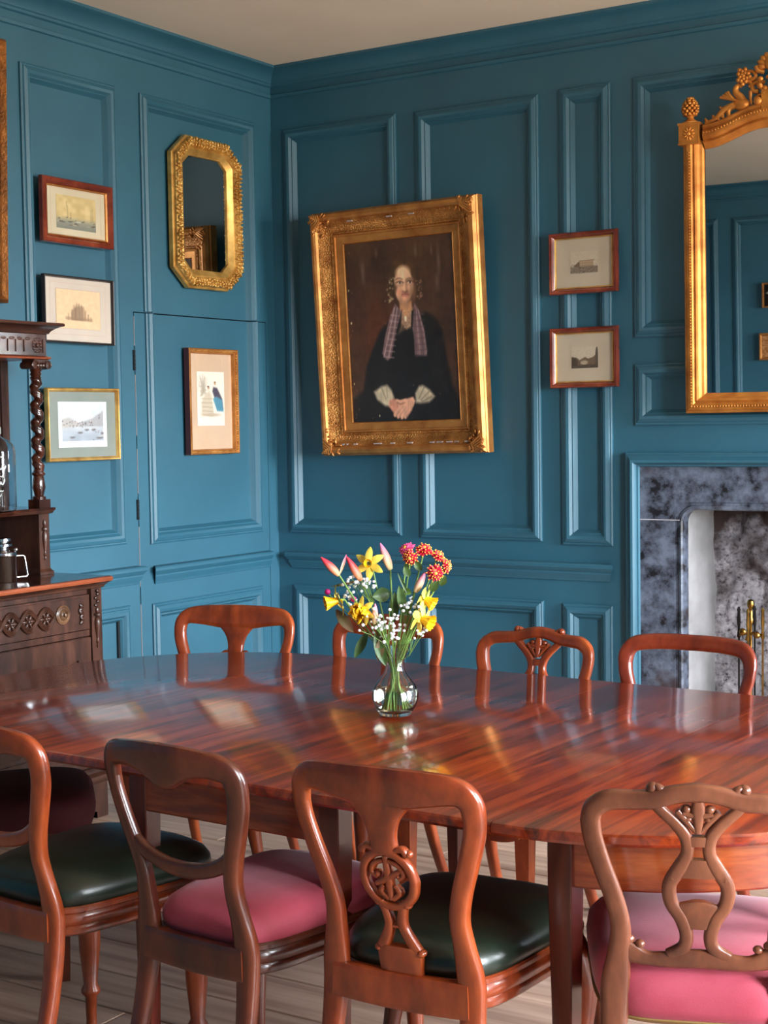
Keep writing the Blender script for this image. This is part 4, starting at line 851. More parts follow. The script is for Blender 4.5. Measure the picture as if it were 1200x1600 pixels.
def chair(label, loc, rz, kind, wd, seat_mat, group, leg='cabriole', over=False, sx=1.0, name='dining_chair', seat_label=None, piping=True):
    t = thing(name, label, 'chair', loc=(*loc, 0), rz=rz, group=group)
    for s in (-1, 1):
        strip(MB(), [(s*x, z, w) for x, z, w in STILE], (.017, .014), 5, sx=sx).build('rear_leg', wd, t, 50)
        l = MB()
        if leg == 'cabriole':
            Q = spline([(.186, .385, .43), (.196, .400, .38), (.203, .410, .33), (.199, .408, .25), (.189, .396, .15), (.185, .391, .07), (.190, .402, .03), (.195, .41, 0)], 4)
            rad = [.027, .030, .029, .022, .0165, .0145, .018, .019]; m = len(Q)
            l.tube([(s*q.x, q.y, q.z) for q in Q], [rad[min(i//4, 7)]+(rad[min(i//4+1, 7)]-rad[min(i//4, 7)])*(i % 4)/4 for i in range(m)], 12)
        elif leg == 'turned':
            l.lathe([(.026, .44), (.026, .37), (.018, .365), (.026, .35), (.018, .335), (.022, .32), (.029, .28), (.026, .20), (.017, .11), (.024, .098), (.024, .09), (.015, .08), (.013, .02), (.014, 0)], 16, (s*.188, .385, 0))
        else:
            R = []
            for z, w in ((.44, .022), (.36, .022), (.02, .014), (0, .0135)): R.append([(s*.19+w*a, .39+w*c, z) for a, c in ((-1, -1), (1, -1), (1, 1), (-1, 1))])
            l.rings(R)
        l.build('front_leg', wd, t, 45)
    c = CREST[kind]; full = c+[(-x, z, w) for x, z, w in c[-2::-1]]
    cb = MB(); strip(cb, full, .0145, 6, sx=sx)
    if kind == 'B':
        for s in (-1, 1): blob(cb, s*.079*sx, .857, .012, .010, s*.5, .012); blob(cb, s*.066*sx, .857, .014, .007, -s*.5, .011)
    cb.build('crest_rail', wd, t, 50)
    if kind == 'A':
        sp_ = MB(); strip(sp_, [(0, .838, .105), (0, .816, .085), (0, .792, .056), (0, .768, .038), (0, .738, .029), (0, .706, .030)], .0115)
        strip(sp_, [(.053*math.cos(a), .652+.056*math.sin(a), .0088) for a in np.linspace(0, 2*PI, 13)], .011, 4, closed=True)
        for s in (-1, 1):
            strip(sp_, [(s*.024, .607, .008), (s*.015, .575, .0095), (s*.016, .55, .010), (s*.036, .508, .013)], .0105, 4)
            strip(sp_, [(s*.020, .712, .006), (s*.038, .716, .007), (s*.046, .704, .006)], .010, 4); blob(sp_, s*.050, .708, .008, .008)
            strip(sp_, [(s*.006, .69, .005), (s*.026, .682, .006), (s*.034, .664, .005), (s*.022, .655, .005)], .009, 4)
            strip(sp_, [(s*.004, .612, .006), (s*.020, .626, .006), (s*.012, .640, .005)], .009, 4); blob(sp_, s*.022, .662, .008, .008); blob(sp_, s*.018, .632, .008, .007)
            blob(sp_, s*.030, .602, .010, .008, 0, .012); blob(sp_, s*.045, .505, .010, .008, 0, .013)
        strip(sp_, [(0, .70, .006), (0, .655, .009), (0, .61, .006)], .009, 4); strip(sp_, [(-.028, .640, .005), (0, .655, .008), (.028, .672, .005)], .009, 4)
        strip(sp_, [(-.022, .558, .004), (0, .556, .005), (.022, .558, .004)], .009, 3)
        strip(sp_, [(0, .514, .034), (0, .502, .047), (0, .475, .046), (0, .448, .044)], .0115, 4, p=.4)
        sp_.build('splat', wd, t, 50)
    if kind == 'B':
        sp_ = MB()
        for s in (-1, 1):
            strip(sp_, [(s*.082, .836, .011), (s*.062, .814, .0105), (s*.040, .793, .011), (s*.022, .768, .012), (s*.019, .738, .0115), (s*.032, .708, .014), (s*.050, .675, .013), (s*.048, .640, .013), (s*.030, .608, .013), (s*.021, .575, .0125), (s*.027, .550, .0125), (s*.052, .532, .013)], .0115, 5)
            strip(sp_, [(s*.004, .778, .004), (s*.022, .800, .006), (s*.036, .816, .006)], .009, 4); blob(sp_, s*.020, .820, .010, .008); blob(sp_, s*.018, .802, .011, .006)
            blob(sp_, s*.046, .690, .011, .010, 0, .013)
        strip(sp_, [(0, .770, .020), (0, .762, .026), (0, .752, .022)], .011, 3)
        strip(sp_, [(0, .726, .022), (0, .708, .036), (0, .690, .050)], .0105, 4); strip(sp_, [(0, .644, .012), (0, .632, .046), (0, .610, .034), (0, .590, .024)], .0105, 4)
        strip(sp_, [(0, .776, .007), (0, .80, .010), (0, .818, .013), (0, .835, .010)], .010, 4); strip(sp_, [(-.026, .812, .005), (0, .808, .006), (.026, .812, .005)], .009, 3)
        sp_.build('splat', wd, t, 50)
        mr_ = MB(); P_ = [(.150, .548, .022), (.120, .534, .020), (.090, .524, .014), (.055, .524, .016), (0, .528, .019)]
        strip(mr_, P_+[(-x, z, w) for x, z, w in P_[-2::-1]], .0115, 5, sx=sx)
        for s in (-1, 1): blob(mr_, s*.104, .552, .010, .008); blob(mr_, s*.126, .560, .014, .010)
        mr_.build('mid_rail', wd, t, 50)
    if kind in 'CD':
        P_ = [(.166, .682, .010), (.148, .655, .014), (.112, .630, .016), (.06, .613, .017), (0, .607, .018)]
        strip(MB(), P_+[(-x, z, w) for x, z, w in P_[-2::-1]], .0125, 6, sx=sx).build('mid_rail', wd, t, 50)
    if not over:
        strip(MB(), [(-.150, .430, .034), (-.075, .427, .035), (0, .426, .0355), (.075, .427, .035), (.150, .430, .034)], .013, 5, p=.35, sx=sx, yo=-.006).build('back_rail', wd, t, 40)
    fr = MB(); prof = [(.03, .460), (.004, .460), (0, .456), (0, .448), (.005, .444), (.001, .438), (0, .430), (.001, .422), (.006, .417), (.002, .411), (.003, .400), (.010, .394), (.04, .392)]
    fr.rings([[(x*sx, y, z) for x, y in outline(inset=d)] for d, z in prof]).build('seat_frame', wd, t, 40)
    cu = MB()
    if over:
        prof = [(.004, .408), (-.006, .412), (-.012, .430), (-.014, .455), (-.010, .480), (.004, .497), (.03, .506), (.07, .512), (.12, .516), (.155, .517)]
        if piping: pp = MB(); pp.rings([[(x*sx, y, z) for x, y in outline(inset=d)] for d, z in ((0, .404), (-.010, .404), (-.013, .409), (-.010, .414), (0, .414))], cap=False); pp.build('piping', PIPING, t, 60)
    else:
        prof = [(.012, .452), (.006, .460), (.002, .474), (.004, .490), (.014, .506), (.034, .518), (.07, .527), (.12, .531), (.158, .532)]
    R = [[(x*sx, y, z) for x, y in outline(inset=max(d, -.014), yc=.232 if not over else .225)] for d, z in prof]
    o = cu.rings(R).build('seat', seat_mat, t, 60)
    if seat_label: o['label'] = seat_label
    return t
GN, GF = 'chairs along the near side of the table', 'chairs along the far side of the table'
c1 = chair('near chair cut by the left edge, orange-brown stile and dark green leather seat', (-2.462, 2.325), -.10, 'C', MAHO[0], GREENL, GN, 'turned')
c2 = chair('near balloon-back chair with open back and faded rose seat, second from left', (-1.945, 2.345), -.07, 'C', MAHO[1], PINK, GN, 'cabriole', False, .90)
c3 = chair('near chair with pierced round carved splat and black-green leather seat, in front of the vase', (-1.478, 2.385), .05, 'A', MAHO[0], GREENL, GN, 'cabriole', sx=.97)
c4 = chair('near right chair with scrolled crest, lyre splat and bright rose upholstered seat', (-.958, 2.56), .36, 'B', MAHO[2], PINK, GN, 'cabriole', True, 1.0)
f1 = chair('far chair nearest the jib door, orange crest with two oval openings', (-3.19, 4.04), PI+.25, 'A', MAHO[0], GREENL, GF, 'straight', sx=1.08)
f2 = chair('far chair directly behind the flower vase', (-2.585, 4.045), PI, 'A', MAHO[0], PINK, GF, 'cabriole', sx=1.0)
f3 = chair('far chair with carved fan and scrolled ears on its crest', (-2.055, 4.045), PI, 'B', MAHO[0], GREENL, GF, 'straight', sx=.95)
f4 = chair('far plain hoop-back chair in front of the fireplace', (-1.575, 4.06), PI, 'D', MAHO[3], PINK, GF, 'straight', sx=1.0)
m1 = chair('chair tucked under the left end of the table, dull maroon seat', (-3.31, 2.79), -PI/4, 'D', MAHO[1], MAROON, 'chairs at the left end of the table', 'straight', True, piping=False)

# ------------------------------------------------------------------ sideboard against the left wall
sb = thing('court_sideboard', 'dark carved oak sideboard with twisted column and fluted canopy, on the left wall', 'sideboard', loc=(-4.25, 3.525, 0), rz=PI/2)
# local: x along the wall (to the right in the picture), front at -y
hwid, fy, by = .775, -.245, .235
c = MB(); c.box(-hwid, -hwid+.03, fy+.02, by, .19, .885); c.box(hwid-.03, hwid, fy+.02, by, .19, .885); c.box(-hwid, hwid, by-.02, by, .19, .885); c.box(-hwid, hwid, fy+.02, by, .175, .20); c.box(-hwid, hwid, fy+.02, by, .865, .886)
c.box(-hwid+.03, hwid-.03, fy+.012, fy+.035, .705, .728); c.box(-hwid+.03, hwid-.03, fy+.03, by-.02, .708, .722)
c.build('carcass', OAK, sb, 0)
for x in (-hwid+.028, 0, hwid-.028):
    s_ = MB(); w = .028; s_.box(x-w, x+w, fy, fy+.03, .19, .886); s_.build('stile', OAK, sb, 0)
    d_ = MB(); mm = Matrix.Translation((x, fy-.002, 0))
    d_.lathe([(.003, .655), (.006, .662), (.004, .672), (.009, .680), (.005, .688), (.006, .70), (.013, .735), (.015, .755), (.011, .772), (.006, .776), (.017, .781), (.017, .788), (.007, .793), (.009, .802), (.006, .81)], 12, (x, fy-.001, 0))
    for k in range(4): d_.ell((x+(.006 if k % 2 else -.006), fy-.004, .820+.014*k), (.010, .006, .007), 7, 4)
    d_.ell((x, fy-.004, .875), (.007, .007, .007), 8, 5)
    d_.build('split_turning', OAK, sb, 50)
ct = MB()
def slab(b, x0, x1, y0, y1, prof):            # moulded on front and both ends, flat at the back
    R = [[(x0-d, y1, z), (x0-d, y0-d, z), (x1+d, y0-d, z), (x1+d, y1, z)] for d, z in prof]; b.rings(R); return b
slab(ct, -hwid, hwid, fy, by+.01, [(.004, .886), (.008, .888), (.011, .896), (.022, .905), (.028, .908)]).build('counter_cove', OAKH, sb, 30)
ct2 = MB(); slab(ct2, -hwid, hwid, fy, by+.01, [(.022, .908), (.030, .910), (.033, .918), (.031, .926), (.027, .928)]).build('counter_edge', OAKE, sb, 30)
MB().box(-hwid-.026, hwid+.026, fy-.026, by+.01, .927, .9295).build('counter_top', OAKG, sb, 0)
pl = MB(); slab(pl, -hwid, hwid, fy, by, [(.0, .195), (.006, .188), (.010, .178), (.018, .174), (.026, .166), (.028, .150), (.024, .140), (.0, .140)]).build('plinth_moulding', OAKH, sb, 30)
for s in (-1, 1):
    foot = [(s*.775, 0), (s*.775, .142), (s*.50, .142), (s*.53, .125), (s*.60, .118), (s*.625, .095), (s*.64, .10), (s*.655, .075), (s*.675, .06), (s*.685, .03), (s*.715, .025), (s*.715, 0)]
    MB().prism(foot, fy-.006, fy+.016, lambda u, v, w: (u, w, v)).build('bracket_foot', OAK, sb, 0)
    MB().box(min(s*.715, s*.777), max(s*.715, s*.777), fy-.004, fy+.06, 0, .142).build('foot_post', OAK, sb, 0)
    hl = MB(); hl.lathe([(.013, -.008), (.013, .002)], 14, (s*.675, fy-.008, .098), True, Matrix.Rotation(PI/2, 4, 'X')); hl.build('dark_hole_disc', GAP, sb)  # dark disc on the solid foot, shade of a hole put in as colour
# two drawers with guilloche carving
for s in (-1, 1):
    x0, x1 = (.030, .717) if s > 0 else (-.717, -.030)
    dr_ = MB(); dr_.box(x0+.004, x1-.004, fy+.006, fy+.03, .732, .864); dr_.box(x0+.012, x1-.012, fy+.001, fy+.006, .740, .856)
    dw = dr_.build('drawer', OAK, sb, 0)
    cv = MB(); yy = fy-.001; L0, L1 = x0+.14, x1-.20; nper = 2
    for ph in (0, PI):
        for off in (-.007, 0, .007):
            cv.tube([(L0+(L1-L0)*i/60, yy-.004, .798+(.034)*math.sin(2*PI*nper*i/60+ph)+off) for i in range(61)], .0042, 6)
    for k in range(2*nper):
        xc = L0+(L1-L0)*(k+.5)/(2*nper)
        for a in range(6): an = PI*a/3; cv.ell((xc+.018*math.cos(an), yy-.002, .798+.016*math.sin(an)), (.014, .006, .006), 7, 4, Matrix.Rotation(-an, 3, 'Y'))
        cv.ell((xc, yy-.004, .798), (.008, .007, .008), 8, 5)
    for k in range(6): xq = x1-.055+.004*math.sin(k*1.3); cv.ell((xq, yy-.002, .765+.012*k), (.014, .006, .009), 7, 4, Matrix.Rotation(.6 if k % 2 else -.6, 3, 'Y'))
    cv.build('carving', OAK, dw, 60)
    kb = MB(); xk = x1-.153; kb.lathe([(.036, 0), (.036, .005), (.030, .009), (.027, .006), (.022, .007), (.020, .012), (.013, .016), (.012, .010), (.008, .011), (.006, .020), (.001, .022)], 24, (xk, fy+.001, .803), True, Matrix.Rotation(PI/2, 4, 'X'))
    kb.build('knob', wood('oak_knob', (70, 44, 30), (120, 84, 58), (150, 112, 80), (20, 20, 20), .35, .3, 3), dw, 50)
    do = MB(); do.box(x0+.004, x1-.004, fy+.008, fy+.03, .205, .702); dd = do.build('door', OAK, sb, 0)
    fm = MB()
    for a in ((x0+.006, x0+.075, .285, .62), (x1-.075, x1-.006, .285, .62), (x0+.006, x1-.006, .207, .285), (x0+.006, x1-.006, .62, .70)): fm.box(a[0], a[1], fy+.0, fy+.010, a[2], a[3])
    fm.build('door_frame', OAK, dd, 0)
    m0, m1_ = x0+.085, x1-.085; q = MB()
    for sx_ in (0, 1):
        a0, a1 = ((m0, (m0+m1_)/2-.01) if sx_ == 0 else ((m0+m1_)/2+.01, m1_)); c_ = .035
        q.prism([(a0+c_, .30), (a1-c_, .30), (a1, .335), (a1, .57), (a1-c_, .605), (a0+c_, .605), (a0, .57), (a0, .335)], fy+.003, fy+.009, lambda u, v, w: (u, w, v))
    q.build('raised_field', OAKG, dd, 0)
# superstructure
ux, uf = .755, .0
for s in (-1, 1):
    x1_, x0_ = s*ux, s*(ux-.055)
    a, b_ = min(x0_, x1_), max(x0_, x1_)
    p_ = MB(); p_.box(a, b_, uf, by, .93, 1.165); p_.build('pedestal', OAK, sb, 0)
    p_ = MB(); slab(p_, a, b_, uf, by, [(.010, .930), (.010, .940), (.004, .946), (0, .952)]); p_.build('pedestal_base', OAK, sb, 30)
    d_ = MB(); xm = (a+b_)/2
    d_.lathe([(.003, .985), (.006, .992), (.004, 1.0), (.009, 1.005), (.005, 1.012), (.006, 1.025), (.012, 1.06), (.013, 1.085), (.008, 1.10), (.015, 1.104), (.015, 1.112), (.006, 1.118), (.010, 1.13), (.005, 1.145)], 12, (xm, uf-.001, 0)); d_.build('split_turning', OAK, sb, 50)
    col = MB(); xc, yc = xm+s*.010, uf+.032
    col.box(xc-.030, xc+.030, yc-.030, yc+.030, 1.190, 1.222)
    col.lathe([(.026, 1.222), (.027, 1.232), (.018, 1.238), (.021, 1.250), (.026, 1.268), (.021, 1.305), (.019, 1.312), (.026, 1.318), (.026, 1.326), (.017, 1.332)], 16, (xc, yc, 0))
    R = []; n = 20; z0, z1 = 1.330, 1.690
    for i in range(81):
        z = z0+(z1-z0)*i/80; a_ = -2*PI*5.2*i/80; fade = min(1, i/6, (80-i)/6); R.append([(xc+.007*fade*math.cos(a_)+.0205*math.cos(2*PI*k/n)*(1-.16*fade*math.cos(2*(2*PI*k/n)-2*a_)), yc+.007*fade*math.sin(a_)+.0205*math.sin(2*PI*k/n)*(1-.16*fade*math.cos(2*(2*PI*k/n)-2*a_)), z) for k in range(n)])
    col.rings(R)
    col.lathe([(.018, 1.688), (.024, 1.694), (.018, 1.701), (.024, 1.708), (.019, 1.716), (.024, 1.722), (.021, 1.728), (.026, 1.735), (.030, 1.765)], 16, (xc, yc, 0))
    col.build('twisted_column', OAKG, sb, 50)
    cap = MB(); cap.box(xc-.038, xc+.038, yc-.034, yc+.034, 1.752, 1.768)
    for q in (-1, 1):
        cap.lathe([(.003, -.036), (.014, -.034), (.016, 0), (.014, .034), (.003, .036)], 14, (xc+q*.036, yc, 1.742), True, Matrix.Rotation(PI/2, 4, 'X'))
        cap.tube([(xc+q*.02, yc-.034, 1.756), (xc+q*.042, yc-.034, 1.757), (xc+q*.052, yc-.034, 1.743), (xc+q*.042, yc-.034, 1.733), (xc+q*.036, yc-.034, 1.741)], .004, 6)
    for q in range(3): cap.ell((xc-.014+.014*q, yc-.030, 1.742), (.008, .006, .010), 7, 4)
    cap.build('capital', OAK, sb, 50)
bp = MB(); bp.box(-ux+.01, ux-.01, by-.02, by, .93, 1.80); bp.build('back_panel', OAK, sb, 0)
for x in (-ux+.04, ux-.045, .0):
    q = MB(); slab(q, x-.035, x+.035, by-.045, by-.018, [(0, 1.19), (0, 1.765)]); q.box(x-.012, x+.012, by-.055, by-.044, 1.19, 1.765); q.build('back_stile', OAK, sb, 0)
for x in (.42, -.42): MB().box(x-.012, x+.012, by-.036, by-.02, .93, 1.165).build('back_muntin', OAK, sb, 0)
sh = MB(); slab(sh, -ux, ux, uf, by, [(.004, 1.165), (.010, 1.168), (.014, 1.176), (.018, 1.180), (.019, 1.187), (.016, 1.190)]); sh.build('shelf', OAKG, sb, 30)
fz = MB(); fz.box(-ux-.004, ux+.004, uf-.006, by, 1.775, 1.862); fz.build('frieze', OAKH, sb, 0)
q = MB(); slab(q, -ux-.004, ux+.004, uf-.006, by, [(0, 1.764), (.012, 1.766), (.014, 1.772), (.008, 1.776), (0, 1.779)]); q.build('frieze_bead', OAKE, sb, 30)
fl_ = MB(); nfl = 34
for k in range(nfl):
    x = -ux+.05+(2*ux-.10)*(k+.5)/nfl
    if abs(abs(x)-ux) < .075: continue
    fl_.box(x-.003, x+.003, uf-.011, uf-.006, 1.792, 1.838); fl_.ell((x+.022*.9, uf-.007, 1.842), (.015, .004, .006), 8, 4)
for s in (-1, 1):
    for k in range(12): a = 2*PI*k/12; fl_.ell((s*(ux-.045)+.02*math.cos(a), uf-.008, 1.818+.024*math.sin(a)), (.007, .004, .006), 6, 4)
    fl_.ell((s*(ux-.045), uf-.008, 1.818), (.009, .008, .009), 8, 5); fl_.box(s*(ux-.012)-.004, s*(ux-.012)+.004, uf-.011, uf-.006, 1.79, 1.842)
fl_.build('fluting', OAKH, sb, 50, stuff=True)
cn = MB(); slab(cn, -ux, ux, uf, by, [(.004, 1.860), (.014, 1.864), (.018, 1.872), (.030, 1.882), (.044, 1.890), (.056, 1.893), (.058, 1.897), (.056, 1.904), (.05, 1.905)]); cn.build('canopy_cornice', OAKH, sb, 30)

# lettered glass jar on the sideboard shelf
jr = thing('glass_jar', 'lettered clear glass bottle with grey cap on the sideboard shelf', 'bottle', loc=(-4.205, 3.955, 1.190))
MB().lathe([(.002, .003), (.060, .0), (.078, .006), (.082, .02), (.082, .225), (.078, .245), (.062, .265), (.036, .278), (.028, .285), (.028, .292), (.0255, .292), (.0255, .286), (.034, .275), (.060, .262), (.0755, .243), (.079, .224), (.079, .022), (.075, .010), (.002, .008)], 40, cap=False).build('bottle', JARGLASS, jr, 60)
MB().lathe([(.001, .316), (.031, .316), (.033, .312), (.033, .290), (.029, .288), (.001, .290)], 28).build('cap', plain('grey_cap', (150, 154, 146), .5), jr, 40)
LET = plain('white_lettering', (226, 228, 230), .6)
def script_row(z, h, a0, a1, w, pitch, seed):     # worn, illegible white script round the front of the bottle
    rs2 = random.Random(seed); pts = []; a = a0; k = 0
    while a < a1:
        up = h*(1.0 if rs2.random() < .3 else .5)*rs2.uniform(.8, 1.1)
        for f_ in (0, .25, .5, .75):
            t_ = a+pitch*(f_+.18*math.sin(2*PI*f_)); pts.append((.0826*math.sin(t_), -.0826*math.cos(t_), z+up*(.5-.5*math.cos(2*PI*f_))))
        a += pitch
    b = MB(); b.tube(spline(pts, 3), w, 5); return b
for z, h, a0, a1, w, pt_, sd_ in ((.205, .010, .55, 1.25, .0009, .09, 1), (.160, .030, .10, 1.35, .0020, .15, 2), (.133, .012, .75, 1.30, .0012, .14, 3), (.105, .026, .20, 1.30, .0022, .17, 4), (.080, .010, .20, 1.25, .0010, .09, 5), (.062, .009, .45, 1.10, .0014, .08, 6)):
    script_row(z, h, a0, a1, w, pt_, sd_).build('lettering', LET, jr, 60)
lb = MB()
lb.prism([(1.52, .150), (1.60, .150), (1.60, .178), (1.52, .178)], .0822, .0830, lambda u, v, w: (w*math.sin(u), -w*math.cos(u), v)); lb.build('label_mark', LET, jr, 0)

# stainless pot on the counter
kt = thing('coffee_pot', 'small stainless steel pot with glass-knobbed lid and angular handle, on the sideboard counter', 'pot', loc=(-4.185, 3.972, .930))
MB().lathe([(.002, .0), (.046, .0), (.049, .004), (.049, .095), (.051, .098), (.051, .103), (.046, .106), (.002, .106)], 36).build('body', STEEL, kt, 40)
MB().lathe([(.050, .104), (.050, .109), (.040, .116), (.024, .120), (.020, .126), (.024, .130), (.034, .134), (.034, .142), (.022, .145), (.021, .150), (.030, .153), (.029, .162), (.014, .166), (.001, .166)], 30).build('lid', STEEL, kt, 40)
hd = MB(); hd.tube([(0, .047, .094), (0, .078, .094), (0, .085, .090), (0, .096, .022), (0, .092, .014), (0, .048, .014)], .0045, 8); hd.ell((0, .052, .118), (.008, .008, .008)); ho = hd.build('handle', STEEL, kt, 50)
kt.rotation_euler.z = -.35

# ------------------------------------------------------------------ vase and flowers (local x = towards the right, y = away from the camera side)
VL, VR = (-2.058, 3.302, .7405), math.atan2(.533, .846)
vs = thing('glass_vase', 'clear bulbous glass vase with waisted neck, half full of water, on the table', 'vase', loc=VL, rz=VR)
OUT = [(.002, 0), (.038, 0), (.042, .003), (.044, .008), (.054, .024), (.0605, .044), (.0600, .060), (.053, .078), (.040, .095), (.029, .110), (.0245, .124), (.0245, .138), (.029, .155), (.036, .172), (.043, .188)]
INN = [(.0415, .1885), (.0345, .172), (.0272, .155), (.0226, .138), (.0226, .124), (.027, .110), (.038, .095), (.0505, .078), (.0572, .060), (.0576, .044), (.051, .026), (.040, .012), (.002, .010)]
b = MB(); R = []
for i, (r, z) in enumerate(OUT+INN):
    R.append([(r*(1+(.012*math.cos(8*2*PI*k/48) if 4 < i < 15 else 0))*math.cos(2*PI*k/48), r*(1+(.012*math.cos(8*2*PI*k/48) if 4 < i < 15 else 0))*math.sin(2*PI*k/48), z) for k in range(48)])
b.rings(R, cap=True).build('glass', GLASS, vs, 60)
MB().lathe([(.002, .0105), (.040, .0125), (.0508, .0262), (.0573, .044), (.0569, .060), (.0548, .068), (.002, .068)], 40).build('water', WATER, vs, 60)
def X(px): return (px-618)/602
def Zp(py): return (1117-py)/602
def stem_pts(x, y, z, bx=None):                # from the vase bottom through the neck up to (x, y, z)
    bx = random.uniform(-.03, .03) if bx is None else bx; by_ = random.uniform(-.025, .025)
    nx, ny = max(-.014, min(.014, x*.16)), max(-.012, min(.012, y*.2))
    return spline([(bx, by_, .016), (nx*.3+bx*.25, ny*.3, .09), (nx, ny, .135), (nx+(x-nx)*.45, ny+(y-ny)*.45, .135+(z-.135)*.5), (x, y, z)], 5)
def flower(name, label, cat, group): return thing(name, label, cat, loc=VL, rz=VR, group=group)
def leaf(parent, p0, p1, w, sag=.0, mat=None, side=(0, -1, 0), name='leaf', tw=0):
    p0, p1 = Vector(p0), Vector(p1); t = (p1-p0).normalized(); s_ = t.cross(Vector(side)).normalized(); nrm = s_.cross(t); P = []
    for i in range(9):
        k = i/8; c_ = p0+(p1-p0)*k+Vector((0, 0, -sag*4*k*(1-k)))*-1; ww = w*math.sin(PI*min(k*.96+.04, 1))**.8
        P.append([tuple(c_+s_*(ww*j)+nrm*(abs(j)*ww*.35)) for j in (-1, -.5, 0, .5, 1)])
    b = MB(); b.grid(P); b.grid([[(q[0]+nrm.x*.0012, q[1]+nrm.y*.0012, q[2]+nrm.z*.0012) for q in r] for r in P]); return b.build(name, mat or LEAF, parent, 60)
def orient(d): return Vector((0, 0, 1)).rotation_difference(Vector(d).normalized()).to_matrix()
# lily buds
def lily(i, tip, base, dep, mat, label, rad=.0115, leaves=()):
    f = flower('lily_bud_stem', label, 'flower', 'lily buds in the vase')
    B, T = Vector((X(base[0]), dep, Zp(base[1]))), Vector((X(tip[0]), dep-.01, Zp(tip[1]))); m_ = orient(T-B).to_4x4(); L = (T-B).length; b = MB(); R = []
    for k in range(15):
        q = k/14; r = rad*(math.sin(PI*min(.12+q*.86, 1))**.75)*(1-.25*q); R.append([tuple(B+(m_ @ Vector((r*(1+.10*math.cos(3*a))*math.cos(a), r*(1+.10*math.cos(3*a))*math.sin(a), L*q)))) for a in np.linspace(0, 2*PI, 16)[:-1]])
    b.rings(R).build('bud', mat, f, 60)
    MB().tube(stem_pts(B.x, B.y, B.z+.002), .0026, 7).build('stem', STEM, f, 60)
    for (a, c_, w_, m2) in leaves: leaf(f, (X(a[0]), dep+random.uniform(-.015, .015), Zp(a[1])), (X(c_[0]), dep+random.uniform(-.02, .02), Zp(c_[1])), w_, mat=m2)
lily(0, (506, 866), (533, 895), -.02, BUDR, 'red lily bud leaning furthest left', leaves=(((528, 950), (555, 985), .014, LEAFB), ((535, 893), (546, 862), .004, BUDP)))
lily(1, (545, 866), (567, 905), .0, BUDR, 'deep red lily bud beside the star-shaped daffodil', leaves=(((566, 905), (520, 915), .004, LEAFB), ((576, 985), (555, 1026), .012, LEAF)))
lily(2, (598, 847), (613, 889), .01, BUDP, 'tall upright pink lily bud at the top of the bunch', .0125, leaves=(((612, 926), (584, 930), .019, LEAF), ((616, 975), (620, 925), .014, LEAF), ((628, 940), (640, 962), .012, LEAF)))
lily(3, (667, 891), (651, 922), -.03, BUDP, 'pink lily bud below the red chrysanthemums', .011, leaves=(((634, 955), (626, 910), .012, LEAF), ((640, 926), (624, 890), .004, LEAF), ((645, 924), (634, 918), .009, STEM)))
lily(4, (589, 937), (587, 969), -.05, BUDP, 'small pink lily bud low at the centre left', .009, leaves=(((588, 985), (604, 1036), .014, LEAF), ((598, 990), (592, 1028), .012, LEAFB)))
# magenta buds
for px, py, dp_ in ((514, 924, .03), (555, 934, .0)):
    f = flower('magenta_bud', 'small magenta bud ' + ('behind the leftmost daffodil' if px < 530 else 'beside the ruffled daffodil'), 'flower', 'magenta buds in the vase')
    MB().ell((X(px), dp_, Zp(py)), (.008, .007, .008)).build('bud', MAGF, f, 60); MB().tube(stem_pts(X(px)+.004, dp_, Zp(py)-.007), .0016, 6).build('stem', STEM, f, 60)
# daffodils
def daffodil(c, face, label, dep=-.03, pet=.034, cup=(.010, .017, .026), ruffle=False, rotp=0):
    f = flower('daffodil', label, 'flower', 'daffodils in the vase'); C_ = Vector((X(c[0]), dep, Zp(c[1]))); m_ = orient(face)
    for k in range(6):
        a = rotp+2*PI*k/6; P = []
        for i in range(7):
            q = i/6; ww = .0085*math.sin(PI*min(.15+.85*q*.98, 1))**.7*(pet/.034); rr_ = .004+pet*q
            P.append([tuple(C_+m_ @ Vector((rr_*math.cos(a)-j*ww*math.sin(a), rr_*math.sin(a)+j*ww*math.cos(a), -.004*q+.006*math.sin(q*3+k)+(k % 2)*.0015-abs(j)*.002))) for j in (-1, 0, 1)])
        MB().grid(P).build('petal', YEL, f, 60)
    P = []
    for i in range(9):
        q = i/8; r = cup[0]+(cup[1]-cup[0])*q**1.6; P.append([tuple(C_+m_ @ Vector((r*(1+.12*q*math.sin(12*a))*math.cos(a), r*(1+.12*q*math.sin(12*a))*math.sin(a), cup[2]*q))) for a in np.linspace(0, 2*PI, 37)])
    MB().grid(P).build('trumpet', YELD, f, 60)
    if ruffle:
        b = MB(); rs2 = random.Random(4)
        for k in range(26):
            a = rs2.uniform(0, 2*PI); r = rs2.uniform(.004, .024); b.ell(tuple(C_+m_ @ Vector((r*math.cos(a), r*math.sin(a), .012+rs2.uniform(-.008, .016)))), (.010, .007, .003), 7, 4, Matrix.Rotation(rs2.uniform(0, 3), 3, 'Y') @ Matrix.Rotation(rs2.uniform(0, 3), 3, 'X'))
        b.build('ruffled_centre', YELD, f, 60)
    bk = C_-m_ @ Vector((0, 0, .018)); MB().tube([tuple(C_), tuple(C_-m_ @ Vector((0, 0, .009))), tuple(bk)], [.004, .0035, .003], 8).build('tube', STEM, f, 60)
    S_ = stem_pts(bk.x*.9, bk.y, bk.z-.02); S_.append(bk); MB().tube(S_, .0024, 7).build('stem', STEM, f, 60)
daffodil((580, 878), (-.25, -.9, .15), 'daffodil with open star of pale petals at the top of the bunch', -.01, .040, (.006, .011, .012), rotp=.25)
daffodil((531, 934), (-.92, -.25, -.16), 'daffodil furthest left, trumpet pointing left', -.03, .036, (.009, .018, .034), rotp=.4)
daffodil((570, 948), (-.55, -.75, -.1), 'ruffled double daffodil below the centre left', -.06, .034, (.009, .02, .024), True)
